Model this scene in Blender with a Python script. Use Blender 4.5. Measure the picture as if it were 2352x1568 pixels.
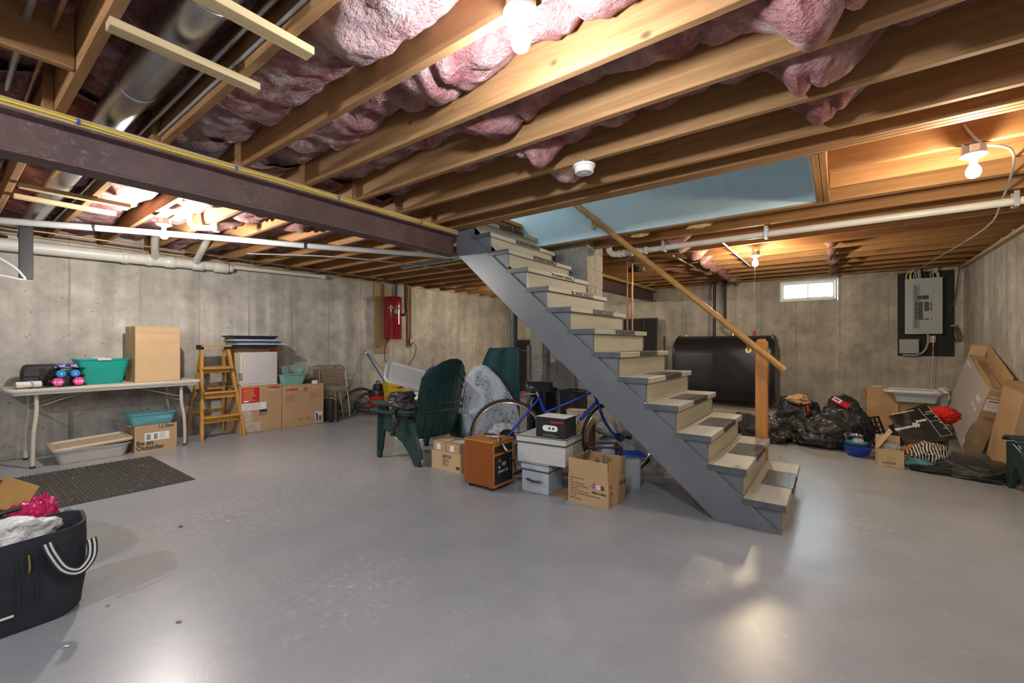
import bpy, bmesh, math, random
from mathutils import Vector, Matrix, Euler, noise
random.seed(7)
SC = bpy.context.scene
COL = SC.collection
for o in list(bpy.data.objects): bpy.data.objects.remove(o, do_unlink=True)

# ------------------------------------------------------------------ camera, world, exposure
EYE = 1.162
cam_d = bpy.data.cameras.new('camera'); cam_d.sensor_width = 36.0; cam_d.lens = 15.337
cam_d.shift_y = 0.00255; cam_d.clip_start = 0.02; cam_d.clip_end = 200
cam = bpy.data.objects.new('camera', cam_d); COL.objects.link(cam)
cam.location = (0, 0, EYE); cam.rotation_euler = (math.pi/2, 0, math.radians(36.955))
SC.camera = cam
w = bpy.data.worlds.new('daylight'); SC.world = w; w.use_nodes = True
bg = w.node_tree.nodes['Background']; bg.inputs[0].default_value = (0.78, 0.9, 1.0, 1); bg.inputs[1].default_value = 10.0
SC.view_settings.view_transform = 'Standard'; SC.view_settings.look = 'None'
SC.view_settings.gamma = 1.0; SC.view_settings.use_curve_mapping = False
SC.view_settings.exposure = 1.7
SC.cycles.max_bounces = 5; SC.cycles.diffuse_bounces = 3; SC.cycles.glossy_bounces = 3; SC.cycles.transmission_bounces = 4; SC.cycles.transparent_max_bounces = 8
SC.cycles.use_adaptive_sampling = True; SC.cycles.adaptive_threshold = 0.05; SC.cycles.adaptive_min_samples = 12
SC.cycles.caustics_reflective = False; SC.cycles.caustics_refractive = False
# light of every lamp: (place of the bulb, colour, emission)
BULBS = [
    ((-0.83, 1.15, 2.145), (0.84, 0.92, 1.0), 420),
    ((0.58, 3.41, 2.10), (1.0, 0.80, 0.54), 340),
    ((-4.65, 1.20, 2.10), (1.0, 0.95, 0.88), 820),
    ((-0.79, 5.76, 2.10), (1.0, 0.80, 0.54), 540),
    ((-2.2, -1.3, 2.12), (0.88, 0.94, 1.0), 600),  # added unseen bulb behind the camera, brightens floor and walls
    ((0.5, -1.2, 2.12), (0.92, 0.95, 1.0), 520),  # another added bulb out of view, fill from the right rear
    ((-4.9, 6.6, 2.10), (1.0, 0.85, 0.62), 380),  # added bulb that lifts the brightness of the far left corner
]
HALL_FILL = ((-4.2, 3.65, 4.3), (0.92, 0.98, 1.0), 34.0)  # added unseen hall light, stands in for daylight from upstairs

# ------------------------------------------------------------------ mesh helpers
PI = math.pi
def V(*a): return Vector(a)
def rotm(rx=0, ry=0, rz=0): return Euler((math.radians(rx), math.radians(ry), math.radians(rz))).to_matrix().to_4x4()
def TR(x=0, y=0, z=0, rx=0, ry=0, rz=0): return Matrix.Translation((x, y, z)) @ rotm(rx, ry, rz)
def frame(o, ex, ey, ez=None):
    ex = Vector(ex).normalized(); ey = Vector(ey); ey = (ey - ex*ey.dot(ex)).normalized(); ez = ex.cross(ey)
    m = Matrix((ex, ey, ez)).transposed().to_4x4(); m.translation = Vector(o); return m
def spline(pts, n=6, closed=False):
    pts = [Vector(p) for p in pts]; out = []; L = len(pts)
    segs = L if closed else L-1
    for i in range(segs):
        g = (lambda k: pts[k % L]) if closed else (lambda k: pts[min(max(k, 0), L-1)])
        p0, p1, p2, p3 = g(i-1), g(i), g(i+1), g(i+2)
        for j in range(n):
            t = j/n
            out.append(0.5*((2*p1)+(p2-p0)*t+(2*p0-5*p1+4*p2-p3)*t*t+(3*p1-p0-3*p2+p3)*t**3))
    if not closed: out.append(pts[-1])
    return out
class MB:
    def __init__(s, M=None): s.v = []; s.f = []; s.M = M or Matrix.Identity(4)
    def add(s, vs, fs, M=None):
        n = len(s.v); T = s.M @ M if M is not None else s.M
        s.v += [tuple(T @ Vector(p)) for p in vs]; s.f += [tuple(i+n for i in q) for q in fs]; return s
    def box(s, x0, x1, y0, y1, z0, z1, M=None):
        vs = [(x0,y0,z0),(x1,y0,z0),(x1,y1,z0),(x0,y1,z0),(x0,y0,z1),(x1,y0,z1),(x1,y1,z1),(x0,y1,z1)]
        return s.add(vs, [(0,3,2,1),(4,5,6,7),(0,1,5,4),(1,2,6,5),(2,3,7,6),(3,0,4,7)], M)
    def hexa(s, b, t, M=None):
        return s.add(list(b)+list(t), [(0,3,2,1),(4,5,6,7),(0,1,5,4),(1,2,6,5),(2,3,7,6),(3,0,4,7)], M)
    def beam(s, a, b, wd, ht, up=(0,0,1), M=None):
        a = Vector(a); b = Vector(b); d = b-a; L = d.length; ex = d.normalized(); u = Vector(up)
        if abs(ex.dot(u)) > .99: u = Vector((0,1,0))
        ey = u.cross(ex).normalized(); ez = ex.cross(ey)
        T = Matrix((ex, ey, ez)).transposed().to_4x4(); T.translation = a
        return s.box(0, L, -wd/2, wd/2, -ht/2, ht/2, (M @ T) if M is not None else T)
    def cyl(s, a, b, r0, r1=None, n=16, caps=True, M=None):
        r1 = r0 if r1 is None else r1
        a = Vector(a); b = Vector(b); d = (b-a).normalized(); u = Vector((0,0,1)) if abs(d.z) < .95 else Vector((1,0,0))
        e1 = d.cross(u).normalized(); e2 = d.cross(e1)
        vs = []
        for p, r in ((a, r0), (b, r1)):
            for i in range(n): t = 2*PI*i/n; vs.append(p + e1*math.cos(t)*r + e2*math.sin(t)*r)
        fs = [(i, (i+1) % n, n+(i+1) % n, n+i) for i in range(n)]
        if caps: fs += [tuple(range(n-1, -1, -1)), tuple(range(n, 2*n))]
        return s.add(vs, fs, M)
    def tube(s, pts, r, n=8, closed=False, caps=True, M=None):
        pts = [Vector(p) for p in pts]; L = len(pts); rr = r if isinstance(r, (list, tuple)) else [r]*L
        vs = []; prev = None
        for i, p in enumerate(pts):
            if closed: d = pts[(i+1) % L]-pts[i-1]
            else: d = pts[min(i+1, L-1)]-pts[max(i-1, 0)]
            d = d.normalized() if d.length > 1e-9 else Vector((0,0,1))
            if prev is None:
                u = Vector((0,0,1)) if abs(d.z) < .9 else Vector((1,0,0)); e1 = d.cross(u).normalized()
            else:
                e1 = prev - d*prev.dot(d); e1 = e1.normalized() if e1.length > 1e-6 else d.orthogonal().normalized()
            prev = e1; e2 = d.cross(e1)
            for k in range(n): t = 2*PI*k/n; vs.append(p+(e1*math.cos(t)+e2*math.sin(t))*rr[i])
        fs = []
        for i in range(L if closed else L-1):
            a = i*n; b = ((i+1) % L)*n
            fs += [(a+k, a+(k+1) % n, b+(k+1) % n, b+k) for k in range(n)]
        if caps and not closed: fs += [tuple(range(n-1, -1, -1)), tuple((L-1)*n+k for k in range(n))]
        return s.add(vs, fs, M)
    def lathe(s, prof, n=24, M=None):
        vs = []; fs = []; P = len(prof)
        for i in range(n):
            t = 2*PI*i/n
            for r, z in prof: vs.append((r*math.cos(t), r*math.sin(t), z))
        for i in range(n):
            a = i*P; b = ((i+1) % n)*P
            for k in range(P-1): fs.append((a+k, b+k, b+k+1, a+k+1))
        if prof[0][0] > 1e-5: fs.append(tuple(i*P for i in range(n-1, -1, -1)))
        if prof[-1][0] > 1e-5: fs.append(tuple(i*P+P-1 for i in range(n)))
        return s.add(vs, fs, M)
    def prism(s, poly, a0, a1, axis='y', M=None):
        f = {'y': lambda p, a: (p[0], a, p[1]), 'x': lambda p, a: (a, p[0], p[1]), 'z': lambda p, a: (p[0], p[1], a)}[axis]
        n = len(poly); vs = [f(p, a0) for p in poly]+[f(p, a1) for p in poly]
        fs = [tuple(range(n)), tuple(range(2*n-1, n-1, -1))]+[(i, n+i, n+(i+1) % n, (i+1) % n) for i in range(n)]
        return s.add(vs, fs, M)
    def grid(s, nx, ny, fn, wrapx=False, wrapy=False, M=None):
        cx = nx if wrapx else nx+1; cy = ny if wrapy else ny+1
        vs = [fn(i/nx, j/ny) for i in range(cx) for j in range(cy)]
        fs = [(i*cy+j, ((i+1) % cx)*cy+j, ((i+1) % cx)*cy+(j+1) % cy, i*cy+(j+1) % cy) for i in range(nx) for j in range(ny)]
        return s.add(vs, fs, M)
    def slab(s, nx, ny, fn, th, M=None):
        """a sheet with thickness th along -normal z"""
        top = [Vector(fn(i/nx, j/ny)) for i in range(nx+1) for j in range(ny+1)]
        n = len(top); cy = ny+1
        vs = top+[p-Vector((0,0,th)) for p in top]
        q = [(i*cy+j, (i+1)*cy+j, (i+1)*cy+j+1, i*cy+j+1) for i in range(nx) for j in range(ny)]
        fs = q+[tuple(n+k for k in reversed(f)) for f in q]
        for i in range(nx): fs += [(i*cy, n+i*cy, n+(i+1)*cy, (i+1)*cy), ((i+1)*cy+ny, n+(i+1)*cy+ny, n+i*cy+ny, i*cy+ny)]
        for j in range(ny): fs += [(j+1, n+j+1, n+j, j), (nx*cy+j, n+nx*cy+j, n+nx*cy+j+1, nx*cy+j+1)]
        return s.add(vs, fs, M)
    def ball(s, c, rx, ry=None, rz=None, sub=3, disp=None, M=None):
        bm = bmesh.new(); bmesh.ops.create_icosphere(bm, subdivisions=sub, radius=1)
        vs = []
        for v in bm.verts:
            n = v.co.normalized(); k = 1+(disp(n) if disp else 0)
            vs.append((c[0]+n.x*rx*k, c[1]+n.y*(ry or rx)*k, c[2]+n.z*(rz or rx)*k))
        bm.verts.index_update(); fs = [tuple(x.index for x in f.verts) for f in bm.faces]; bm.free()
        return s.add(vs, fs, M)
    def build(s, name, mat, parent=None, bevel=0, seg=1, smooth=None, kind=None, sol=0):
        me = bpy.data.meshes.new(name); me.from_pydata(s.v, [], s.f)
        if bevel or smooth is not None or sol:
            bm = bmesh.new(); bm.from_mesh(me)
            if sol:
                bmesh.ops.recalc_face_normals(bm, faces=bm.faces); bmesh.ops.solidify(bm, geom=bm.faces[:], thickness=sol)
            bmesh.ops.recalc_face_normals(bm, faces=bm.faces)
            if bevel:
                es = [e for e in bm.edges if len(e.link_faces) == 2 and e.calc_face_angle(0) > .5]
                bmesh.ops.bevel(bm, geom=es, offset=bevel, segments=seg, profile=.6, affect='EDGES', clamp_overlap=True)
            bm.to_mesh(me); bm.free()
        if smooth is not None:
            me.shade_smooth(); me.set_sharp_from_angle(angle=math.radians(smooth))
        me.materials.append(M[mat] if isinstance(mat, str) else mat)
        o = bpy.data.objects.new(name, me); COL.objects.link(o)
        if parent is not None: o.parent = parent
        if kind: o['kind'] = kind
        return o
def tag(o, label=None, cat=None, group=None, kind=None):
    if label: o['label'] = label
    if cat: o['category'] = cat
    if group: o['group'] = group
    if kind: o['kind'] = kind
    return o
def thing(name, label, cat, loc=(0,0,0), rz=0, group=None, M4=None):
    o = bpy.data.objects.new(name, None); COL.objects.link(o); o.empty_display_size = .05
    if M4 is not None: o.matrix_world = M4
    else: o.location = loc; o.rotation_euler = (0, 0, math.radians(rz))
    return tag(o, label, cat, group)
def copy_tree(o, parent=None):
    c = o.copy(); COL.objects.link(c); c.parent = parent
    for ch in list(o.children): copy_tree(ch, c)
    return c
def text(parent, s, size, mat, Mx, name='lettering', bold=0.0, align='LEFT', sx=1.0):
    cu = bpy.data.curves.new(name, 'FONT'); cu.body = s; cu.size = size; cu.align_x = align; cu.resolution_u = 2
    cu.offset = bold; cu.extrude = .0004
    t = bpy.data.objects.new(name, cu); COL.objects.link(t)
    bpy.context.view_layer.update()
    me = bpy.data.meshes.new_from_object(t.evaluated_get(bpy.context.evaluated_depsgraph_get()))
    bpy.data.objects.remove(t, do_unlink=True)
    me.transform(Mx @ Matrix.Diagonal((sx, 1, 1, 1)))
    me.materials.clear(); me.materials.append(M[mat])
    o = bpy.data.objects.new(name, me); COL.objects.link(o); o.parent = parent
    return o
def nz(p, sc=1.0, seed=0): return noise.noise(Vector((p[0]*sc+seed*7.3, p[1]*sc+seed*3.1, p[2]*sc-seed*5.7)))
def fbm(p, sc=1.0, seed=0, o=3): return noise.fractal(Vector((p[0]*sc+seed*7.3, p[1]*sc+seed*3.1, p[2]*sc-seed*5.7)), 1.0, 2.0, o)

# ------------------------------------------------------------------ materials
M = {}
def nodes(name):
    m = bpy.data.materials.new(name); m.use_nodes = True; nt = m.node_tree
    b = nt.nodes['Principled BSDF']; M[name] = m
    return m, nt, b
def N(nt, typ, **kw):
    n = nt.nodes.new(typ)
    for k, v in kw.items():
        if k.startswith('i_'):
            key = k[2:]; key = int(key) if key.isdigit() else key.replace('_', ' ')
            n.inputs[key].default_value = v
        else: setattr(n, k, v)
    return n
def L(nt, a, b): nt.links.new(a, b)
def c4(c): return (c[0], c[1], c[2], 1)
def ramp(nt, fac, stops):
    r = N(nt, 'ShaderNodeValToRGB'); e = r.color_ramp.elements
    while len(e) < len(stops): e.new(.5)
    for i, (p, c) in enumerate(stops): e[i].position = p; e[i].color = c4(c) if len(c) == 3 else c
    L(nt, fac, r.inputs[0]); return r.outputs[0]
def coords(nt, scale=(1,1,1), rnd=False):
    tc = N(nt, 'ShaderNodeTexCoord'); mp = N(nt, 'ShaderNodeMapping'); mp.inputs['Scale'].default_value = scale
    L(nt, tc.outputs['Object'], mp.inputs[0])
    if rnd:
        oi = N(nt, 'ShaderNodeObjectInfo'); mu = N(nt, 'ShaderNodeMath', operation='MULTIPLY'); mu.inputs[1].default_value = 37.0
        L(nt, oi.outputs['Random'], mu.inputs[0]); L(nt, mu.outputs[0], mp.inputs['Location'])
    return mp.outputs[0]
def tnoise(nt, vec, scale, detail=4, rough=.55, dist=0):
    n = N(nt, 'ShaderNodeTexNoise'); n.inputs['Scale'].default_value = scale; n.inputs['Detail'].default_value = detail
    n.inputs['Roughness'].default_value = rough; n.inputs['Distortion'].default_value = dist
    L(nt, vec, n.inputs['Vector']); return n.outputs[0]
def bump(nt, b, h, strength=.3, dist=.01):
    n = N(nt, 'ShaderNodeBump'); n.inputs['Strength'].default_value = strength; n.inputs['Distance'].default_value = dist
    L(nt, h, n.inputs['Height']); L(nt, n.outputs[0], b.inputs['Normal'])
def mixc(nt, fac, a, b, mode='MIX'):
    n = N(nt, 'ShaderNodeMix', data_type='RGBA', blend_type=mode)
    if isinstance(fac, (int, float)): n.inputs[0].default_value = fac
    else: L(nt, fac, n.inputs[0])
    for k, x in ((6, a), (7, b)):
        if isinstance(x, (tuple, list)): n.inputs[k].default_value = c4(x)
        else: L(nt, x, n.inputs[k])
    return n.outputs[2]
def plain(name, col, rough=.5, metal=0, var=.12, sc=8, bmp=0, bsc=60, spec=.5, alpha=1, trans=0, emis=0, sheen=0):
    m, nt, b = nodes(name)
    b.inputs['Roughness'].default_value = rough; b.inputs['Metallic'].default_value = metal
    b.inputs['Specular IOR Level'].default_value = spec
    v = coords(nt)
    if var:
        n = tnoise(nt, v, sc, 4)
        L(nt, ramp(nt, n, [(.3, tuple(c*(1-var) for c in col)), (.7, tuple(min(1, c*(1+var)) for c in col))]), b.inputs['Base Color'])
    else: b.inputs['Base Color'].default_value = c4(col)
    if bmp: bump(nt, b, tnoise(nt, v, bsc, 3), bmp, .004)
    if alpha < 1: b.inputs['Alpha'].default_value = alpha
    if trans: b.inputs['Transmission Weight'].default_value = trans
    if sheen: b.inputs['Sheen Weight'].default_value = sheen
    if emis:
        b.inputs['Emission Color'].default_value = c4(col); b.inputs['Emission Strength'].default_value = emis
    return m
def wood(name, c1, c2, axis='x', rough=.65, knots=True, sc=1.0, bmp=.12):
    m, nt, b = nodes(name); b.inputs['Roughness'].default_value = rough; b.inputs['Specular IOR Level'].default_value = .3
    s = {'x': (1.3, 22, 22), 'y': (22, 1.3, 22), 'z': (22, 22, 1.3)}[axis]
    v = coords(nt, tuple(q*sc for q in s), True)
    n1 = tnoise(nt, v, 1.0, 5, .6, 1.5)
    s2 = {'x': (.5, 3, 3), 'y': (3, .5, 3), 'z': (3, 3, .5)}[axis]
    v2 = coords(nt, s2, True); n2 = tnoise(nt, v2, 1.2, 3)
    col = ramp(nt, n1, [(.32, c2), (.62, c1)])
    col = mixc(nt, ramp(nt, n2, [(.35, (0,0,0)), (.7, (.75,.75,.75))]), col, tuple(x*.72 for x in c1), 'MIX')
    if knots:
        s3 = {'x': (3.4, 5, 5), 'y': (5, 3.4, 5), 'z': (5, 5, 3.4)}[axis]
        v3 = coords(nt, s3, True); vo = N(nt, 'ShaderNodeTexVoronoi'); vo.inputs['Scale'].default_value = 1.0; L(nt, v3, vo.inputs['Vector'])
        k0 = ramp(nt, vo.outputs['Distance'], [(.05, (1,1,1)), (.10, (0,0,0))]); kg = ramp(nt, vo.outputs['Color'], [(.45, (0,0,0)), (.5, (1,1,1))])
        km = N(nt, 'ShaderNodeMath', operation='MULTIPLY'); L(nt, k0, km.inputs[0]); L(nt, kg, km.inputs[1]); k = km.outputs[0]
        col = mixc(nt, k, col, tuple(x*.28 for x in c1))
    L(nt, col, b.inputs['Base Color'])
    if bmp: bump(nt, b, n1, bmp, .003)
    return m
def concrete(name, base, axis, off):
    m, nt, b = nodes(name); b.inputs['Roughness'].default_value = .85; b.inputs['Specular IOR Level'].default_value = .25
    v = coords(nt)
    big = tnoise(nt, v, .9, 4, .6); mid = tnoise(nt, v, 5, 6, .65); fine = tnoise(nt, v, 45, 4, .6)
    st = tnoise(nt, coords(nt, (7, 7, .35)), 1.0, 4, .6)
    d = tuple(c*.72 for c in base); l = tuple(min(1, c*1.14) for c in base)
    col = ramp(nt, big, [(.3, tuple(c*.62 for c in base)), (.5, base), (.70, tuple(min(1, c*1.3) for c in base))])
    col = mixc(nt, ramp(nt, st, [(.38, (.0,.0,.0)), (.66, (.75,.75,.75))]), col, tuple(c*.68 for c in base))
    col = mixc(nt, .6, col, ramp(nt, mid, [(.3, (.45,.44,.42)), (.65, (1.0,1.0,1.0))]), 'MULTIPLY')
    vo = N(nt, 'ShaderNodeTexVoronoi'); vo.inputs['Scale'].default_value = 13; L(nt, coords(nt, (1, 1, .8)), vo.inputs['Vector'])
    pit = ramp(nt, vo.outputs['Distance'], [(.07, (1,1,1)), (.13, (0,0,0))])
    gate = ramp(nt, tnoise(nt, v, 2.2, 3), [(.40, (0,0,0)), (.52, (1,1,1))])
    pm = N(nt, 'ShaderNodeMath', operation='MULTIPLY'); L(nt, pit, pm.inputs[0]); L(nt, gate, pm.inputs[1])
    col = mixc(nt, pm.outputs[0], col, tuple(c*.38 for c in base))
    vo2 = N(nt, 'ShaderNodeTexVoronoi'); vo2.inputs['Scale'].default_value = 34; L(nt, v, vo2.inputs['Vector'])
    p2 = ramp(nt, vo2.outputs['Distance'], [(.04, (.7,.7,.7)), (.10, (0,0,0))])
    pm2 = N(nt, 'ShaderNodeMath', operation='MULTIPLY'); L(nt, p2, pm2.inputs[0]); L(nt, gate, pm2.inputs[1])
    col = mixc(nt, pm2.outputs[0], col, tuple(c*.5 for c in base))
    # form-board seams every 0.61 m
    sx = N(nt, 'ShaderNodeSeparateXYZ'); tc = N(nt, 'ShaderNodeTexCoord'); L(nt, tc.outputs['Object'], sx.inputs[0])
    a = N(nt, 'ShaderNodeMath', operation='ADD'); a.inputs[1].default_value = off; L(nt, sx.outputs[axis], a.inputs[0])
    jit = N(nt, 'ShaderNodeMath', operation='MULTIPLY_ADD'); jit.inputs[1].default_value = .010; L(nt, tnoise(nt, v, 3, 3), jit.inputs[0]); L(nt, a.outputs[0], jit.inputs[2])
    mo = N(nt, 'ShaderNodeMath', operation='PINGPONG'); mo.inputs[1].default_value = .3; L(nt, jit.outputs[0], mo.inputs[0])
    seam = ramp(nt, mo.outputs[0], [(.004, (1,1,1)), (.014, (0,0,0))])
    sg = ramp(nt, tnoise(nt, v, 1.6, 2), [(.38, (.15,.15,.15)), (.6, (.8,.8,.8))])
    sm = N(nt, 'ShaderNodeMath', operation='MULTIPLY'); L(nt, seam, sm.inputs[0]); L(nt, sg, sm.inputs[1])
    col = mixc(nt, sm.outputs[0], col, tuple(c*.45 for c in base))
    L(nt, col, b.inputs['Base Color'])
    h = N(nt, 'ShaderNodeMath', operation='SUBTRACT'); L(nt, fine, h.inputs[0]); L(nt, pm.outputs[0], h.inputs[1])
    bump(nt, b, h.outputs[0], .35, .004)
    return m
concrete('concrete_left', (.62, .59, .53), 'Y', -.30)
concrete('concrete_far', (.56, .52, .45), 'X', 0.0)
concrete('concrete_right', (.54, .51, .47), 'Y', -.25)
def floor_mat():
    m, nt, b = nodes('floor_paint'); v = coords(nt)
    big = tnoise(nt, v, .7, 4, .6); mid = tnoise(nt, v, 3.5, 6, .65); fine = tnoise(nt, v, 45, 4)
    col = ramp(nt, big, [(.3, (.285, .302, .335)), (.52, (.335, .348, .368)), (.75, (.395, .395, .395))])
    col = mixc(nt, ramp(nt, mid, [(.42, (.28,.28,.28)), (.62, (0,0,0))]), col, (.235, .245, .265))
    # worn pale patches where the paint has gone, in three places
    sep = N(nt, 'ShaderNodeTexCoord')
    def near(x, y, r0, r1):
        d = N(nt, 'ShaderNodeVectorMath', operation='DISTANCE'); d.inputs[1].default_value = (x, y, 0); L(nt, sep.outputs['Object'], d.inputs[0])
        mr = N(nt, 'ShaderNodeMapRange'); mr.inputs[1].default_value = r0; mr.inputs[2].default_value = r1; mr.inputs[3].default_value = 1; mr.inputs[4].default_value = 0
        L(nt, d.outputs['Value'], mr.inputs[0]); return mr.outputs[0]
    sc1 = tnoise(nt, coords(nt, (1, .7, 1)), 30, 8, .8, .15)
    s1 = ramp(nt, sc1, [(.54, (0,0,0)), (.60, (1,1,1))])
    for (x, y, r0, r1) in ((-3.45, 2.05, .1, .8), (-3.3, 1.2, .05, .7), (.15, 3.55, .0, .35), (-4.2, 2.6, .05, .6), (-1.9, 1.2, .0, .5)):
        q = N(nt, 'ShaderNodeMath', operation='MULTIPLY'); L(nt, s1, q.inputs[0]); L(nt, near(x, y, r0, r1), q.inputs[1])
        col = mixc(nt, q.outputs[0], col, (.56, .545, .52))
    # fine curved scratches
    for sd, (sx_, sy_) in enumerate(((1.3, .9), (.8, 1.5))):
        n = tnoise(nt, coords(nt, (sx_, sy_, 1)), 2.6, 2, .5, 1.5)
        pp = N(nt, 'ShaderNodeMath', operation='PINGPONG'); pp.inputs[1].default_value = .035; L(nt, n, pp.inputs[0])
        ln = ramp(nt, pp.outputs[0], [(.0, (1,1,1)), (.0012, (0,0,0))]); gate = ramp(nt, tnoise(nt, v, 5+sd, 3, .7), [(.52, (0,0,0)), (.66, (.6,.6,.6))])
        q = N(nt, 'ShaderNodeMath', operation='MULTIPLY'); L(nt, ln, q.inputs[0]); L(nt, gate, q.inputs[1])
        col = mixc(nt, q.outputs[0], col, (.50, .50, .50))
    vo = N(nt, 'ShaderNodeTexVoronoi'); vo.inputs['Scale'].default_value = 9; L(nt, v, vo.inputs['Vector'])
    col = mixc(nt, ramp(nt, vo.outputs['Distance'], [(.03, (.7,.7,.7)), (.055, (0,0,0))]), col, (.50, .48, .45))
    L(nt, col, b.inputs['Base Color'])
    b.inputs['Roughness'].default_value = .31
    b.inputs['Specular IOR Level'].default_value = .5
floor_mat()
wood('joist_wood', (.42, .225, .095), (.27, .125, .045), 'x', .7)
wood('joist_wood_y', (.42, .225, .095), (.27, .125, .045), 'y', .7)
wood('plate_wood', (.60, .42, .22), (.48, .30, .13), 'y', .7)
wood('strip_wood', (.62, .47, .27), (.50, .35, .17), 'y', .7)
wood('subfloor_wood', (.34, .22, .12), (.26, .16, .08), 'x', .8, knots=False)
wood('riser_wood', (.46, .44, .35), (.39, .36, .27), 'y', .55)
wood('tread_wood', (.47, .455, .40), (.40, .38, .32), 'y', .5, knots=False)
wood('rail_wood', (.50, .27, .085), (.38, .19, .05), 'x', .35, knots=False, bmp=.03)
wood('post_wood', (.58, .26, .07), (.46, .18, .045), 'z', .55)
wood('ladder_wood', (.62, .33, .08), (.46, .20, .035), 'z', .45, knots=False)
wood('board_wood', (.50, .34, .19), (.40, .25, .13), 'z', .7)
wood('strip_wood_z', (.42, .20, .08), (.32, .14, .05), 'z', .7)
wood('cherry_wood', (.34, .10, .022), (.26, .065, .014), 'z', .35, knots=False, bmp=.02)
wood('cherry_edge', (.52, .20, .04), (.44, .15, .03), 'z', .35, knots=False, bmp=.02)
def pink(name, a, bb, c):
    m, nt, b = nodes(name); b.inputs['Roughness'].default_value = 1.0; b.inputs['Specular IOR Level'].default_value = .05
    v = coords(nt)
    n1 = tnoise(nt, v, 5, 6, .65, .6); n2 = tnoise(nt, v, 22, 5, .7); n3 = tnoise(nt, v, 1.6, 2)
    col = ramp(nt, n1, [(.33, a), (.5, bb), (.68, c)])
    col = mixc(nt, .5, col, ramp(nt, n2, [(.3, (.55,.5,.5)), (.7, (1,1,1))]), 'MULTIPLY')
    col = mixc(nt, ramp(nt, n3, [(.5, (0,0,0)), (.75, (.5,.5,.5))]), col, (.36, .33, .32))
    L(nt, col, b.inputs['Base Color'])
    ad = N(nt, 'ShaderNodeMath', operation='MULTIPLY_ADD'); ad.inputs[1].default_value = .5; L(nt, n2, ad.inputs[0]); L(nt, n1, ad.inputs[2])
    f = tnoise(nt, coords(nt, (40, 90, 40)), 1, 4, .7); ad2 = N(nt, 'ShaderNodeMath', operation='MULTIPLY_ADD'); ad2.inputs[1].default_value = .35
    L(nt, f, ad2.inputs[0]); L(nt, ad.outputs[0], ad2.inputs[2])
    bump(nt, b, ad2.outputs[0], 1.0, .045)
pink('insulation_pink', (.27, .09, .09), (.48, .245, .235), (.68, .55, .52))
plain('yellow_wool', (.55, .42, .18), 1, var=.3, sc=20, bmp=.6)
def steel():
    m, nt, b = nodes('beam_steel'); v = coords(nt)
    n = tnoise(nt, v, 6, 6, .7); n2 = tnoise(nt, v, 1.3, 4)
    col = ramp(nt, n, [(.3, (.085, .045, .045)), (.6, (.125, .07, .065))])
    g = ramp(nt, n2, [(.5, (0,0,0)), (.62, (1,1,1))]); s = ramp(nt, tnoise(nt, v, 28, 6, .75), [(.55, (0,0,0)), (.7, (.75,.75,.75))])
    q = N(nt, 'ShaderNodeMath', operation='MULTIPLY'); L(nt, g, q.inputs[0]); L(nt, s, q.inputs[1])
    col = mixc(nt, q.outputs[0], col, (.30, .26, .24))
    L(nt, col, b.inputs['Base Color']); b.inputs['Roughness'].default_value = .55; bump(nt, b, n, .15, .003)
steel()
def stair_paint():
    m, nt, b = nodes('stair_paint'); v = coords(nt)
    n = tnoise(nt, v, 3, 5, .6); col = ramp(nt, n, [(.3, (.115, .125, .14)), (.7, (.155, .168, .185))])
    k = ramp(nt, tnoise(nt, coords(nt, (9, 9, 3)), 3, 6, .75), [(.66, (0,0,0)), (.74, (.7,.7,.7))])
    col = mixc(nt, k, col, (.06, .06, .065))
    L(nt, col, b.inputs['Base Color']); b.inputs['Roughness'].default_value = .38; bump(nt, b, tnoise(nt, coords(nt, (5, 5, 40)), 1, 4), .06, .003)
stair_paint()
plain('stair_edge', (.085, .092, .10), .4, var=.25, sc=12)
plain('drywall_blue', (.43, .55, .60), .6, var=.04, sc=2)
plain('drywall_white', (.75, .78, .78), .7, var=.03)
plain('white_paint', (.78, .78, .76), .45, var=.04)
plain('pvc', (.70, .68, .62), .35, var=.06, sc=6)
plain('pvc_white', (.62, .62, .60), .4, var=.05)
plain('foam_white', (.58, .59, .60), .55, var=.06, bmp=.2, bsc=30)
plain('copper', (.42, .22, .12), .42, metal=.7, var=.2, sc=14)
plain('black_iron', (.03, .028, .027), .5, metal=.3, var=.2)
plain('dark_pipe', (.05, .05, .055), .38, var=.15)
plain('galvanised', (.50, .51, .53), .33, metal=.95, var=.12, sc=5)
plain('zinc', (.55, .56, .57), .4, metal=.9, var=.15)
plain('chrome', (.75, .75, .76), .15, metal=1, var=.05)
plain('brass', (.72, .52, .2), .25, metal=1, var=.08)
plain('column_paint', (.10, .105, .115), .4, var=.12)
plain('block', (.36, .345, .31), .95, var=.22, sc=30, bmp=.7, bsc=90)
plain('mortar', (.42, .40, .36), .95, var=.12, sc=20, bmp=.4)
plain('tank_black', (.022, .022, .024), .34, var=.2, sc=3, bmp=.05, bsc=20)
plain('black_plastic', (.02, .02, .022), .35, var=.15)
plain('black_matte', (.018, .018, .019), .8, var=.2)
plain('dark_rubber', (.03, .03, .032), .6, var=.2)
plain('yellow_cable', (.75, .60, .05), .4, var=.06)
plain('staple_blue', (.03, .10, .45), .4, var=.05)
plain('grey_cable', (.42, .42, .42), .5, var=.06)
plain('cream_cable', (.70, .60, .44), .5, var=.06)
plain('vac_red', (.26, .012, .02), .18, var=.08)
plain('red', (.55, .02, .03), .4, var=.1)
plain('cardboard', (.48, .31, .165), .8, var=.07, sc=3, bmp=.12, bsc=25)
plain('cardboard_light', (.55, .38, .21), .8, var=.07, sc=3, bmp=.12, bsc=25)
plain('cardboard_dark', (.33, .21, .11), .85, var=.1, sc=4, bmp=.12, bsc=25)
plain('packing_tape', (.50, .34, .19), .15, var=.06, sc=5, bmp=.12, bsc=20)
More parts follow.
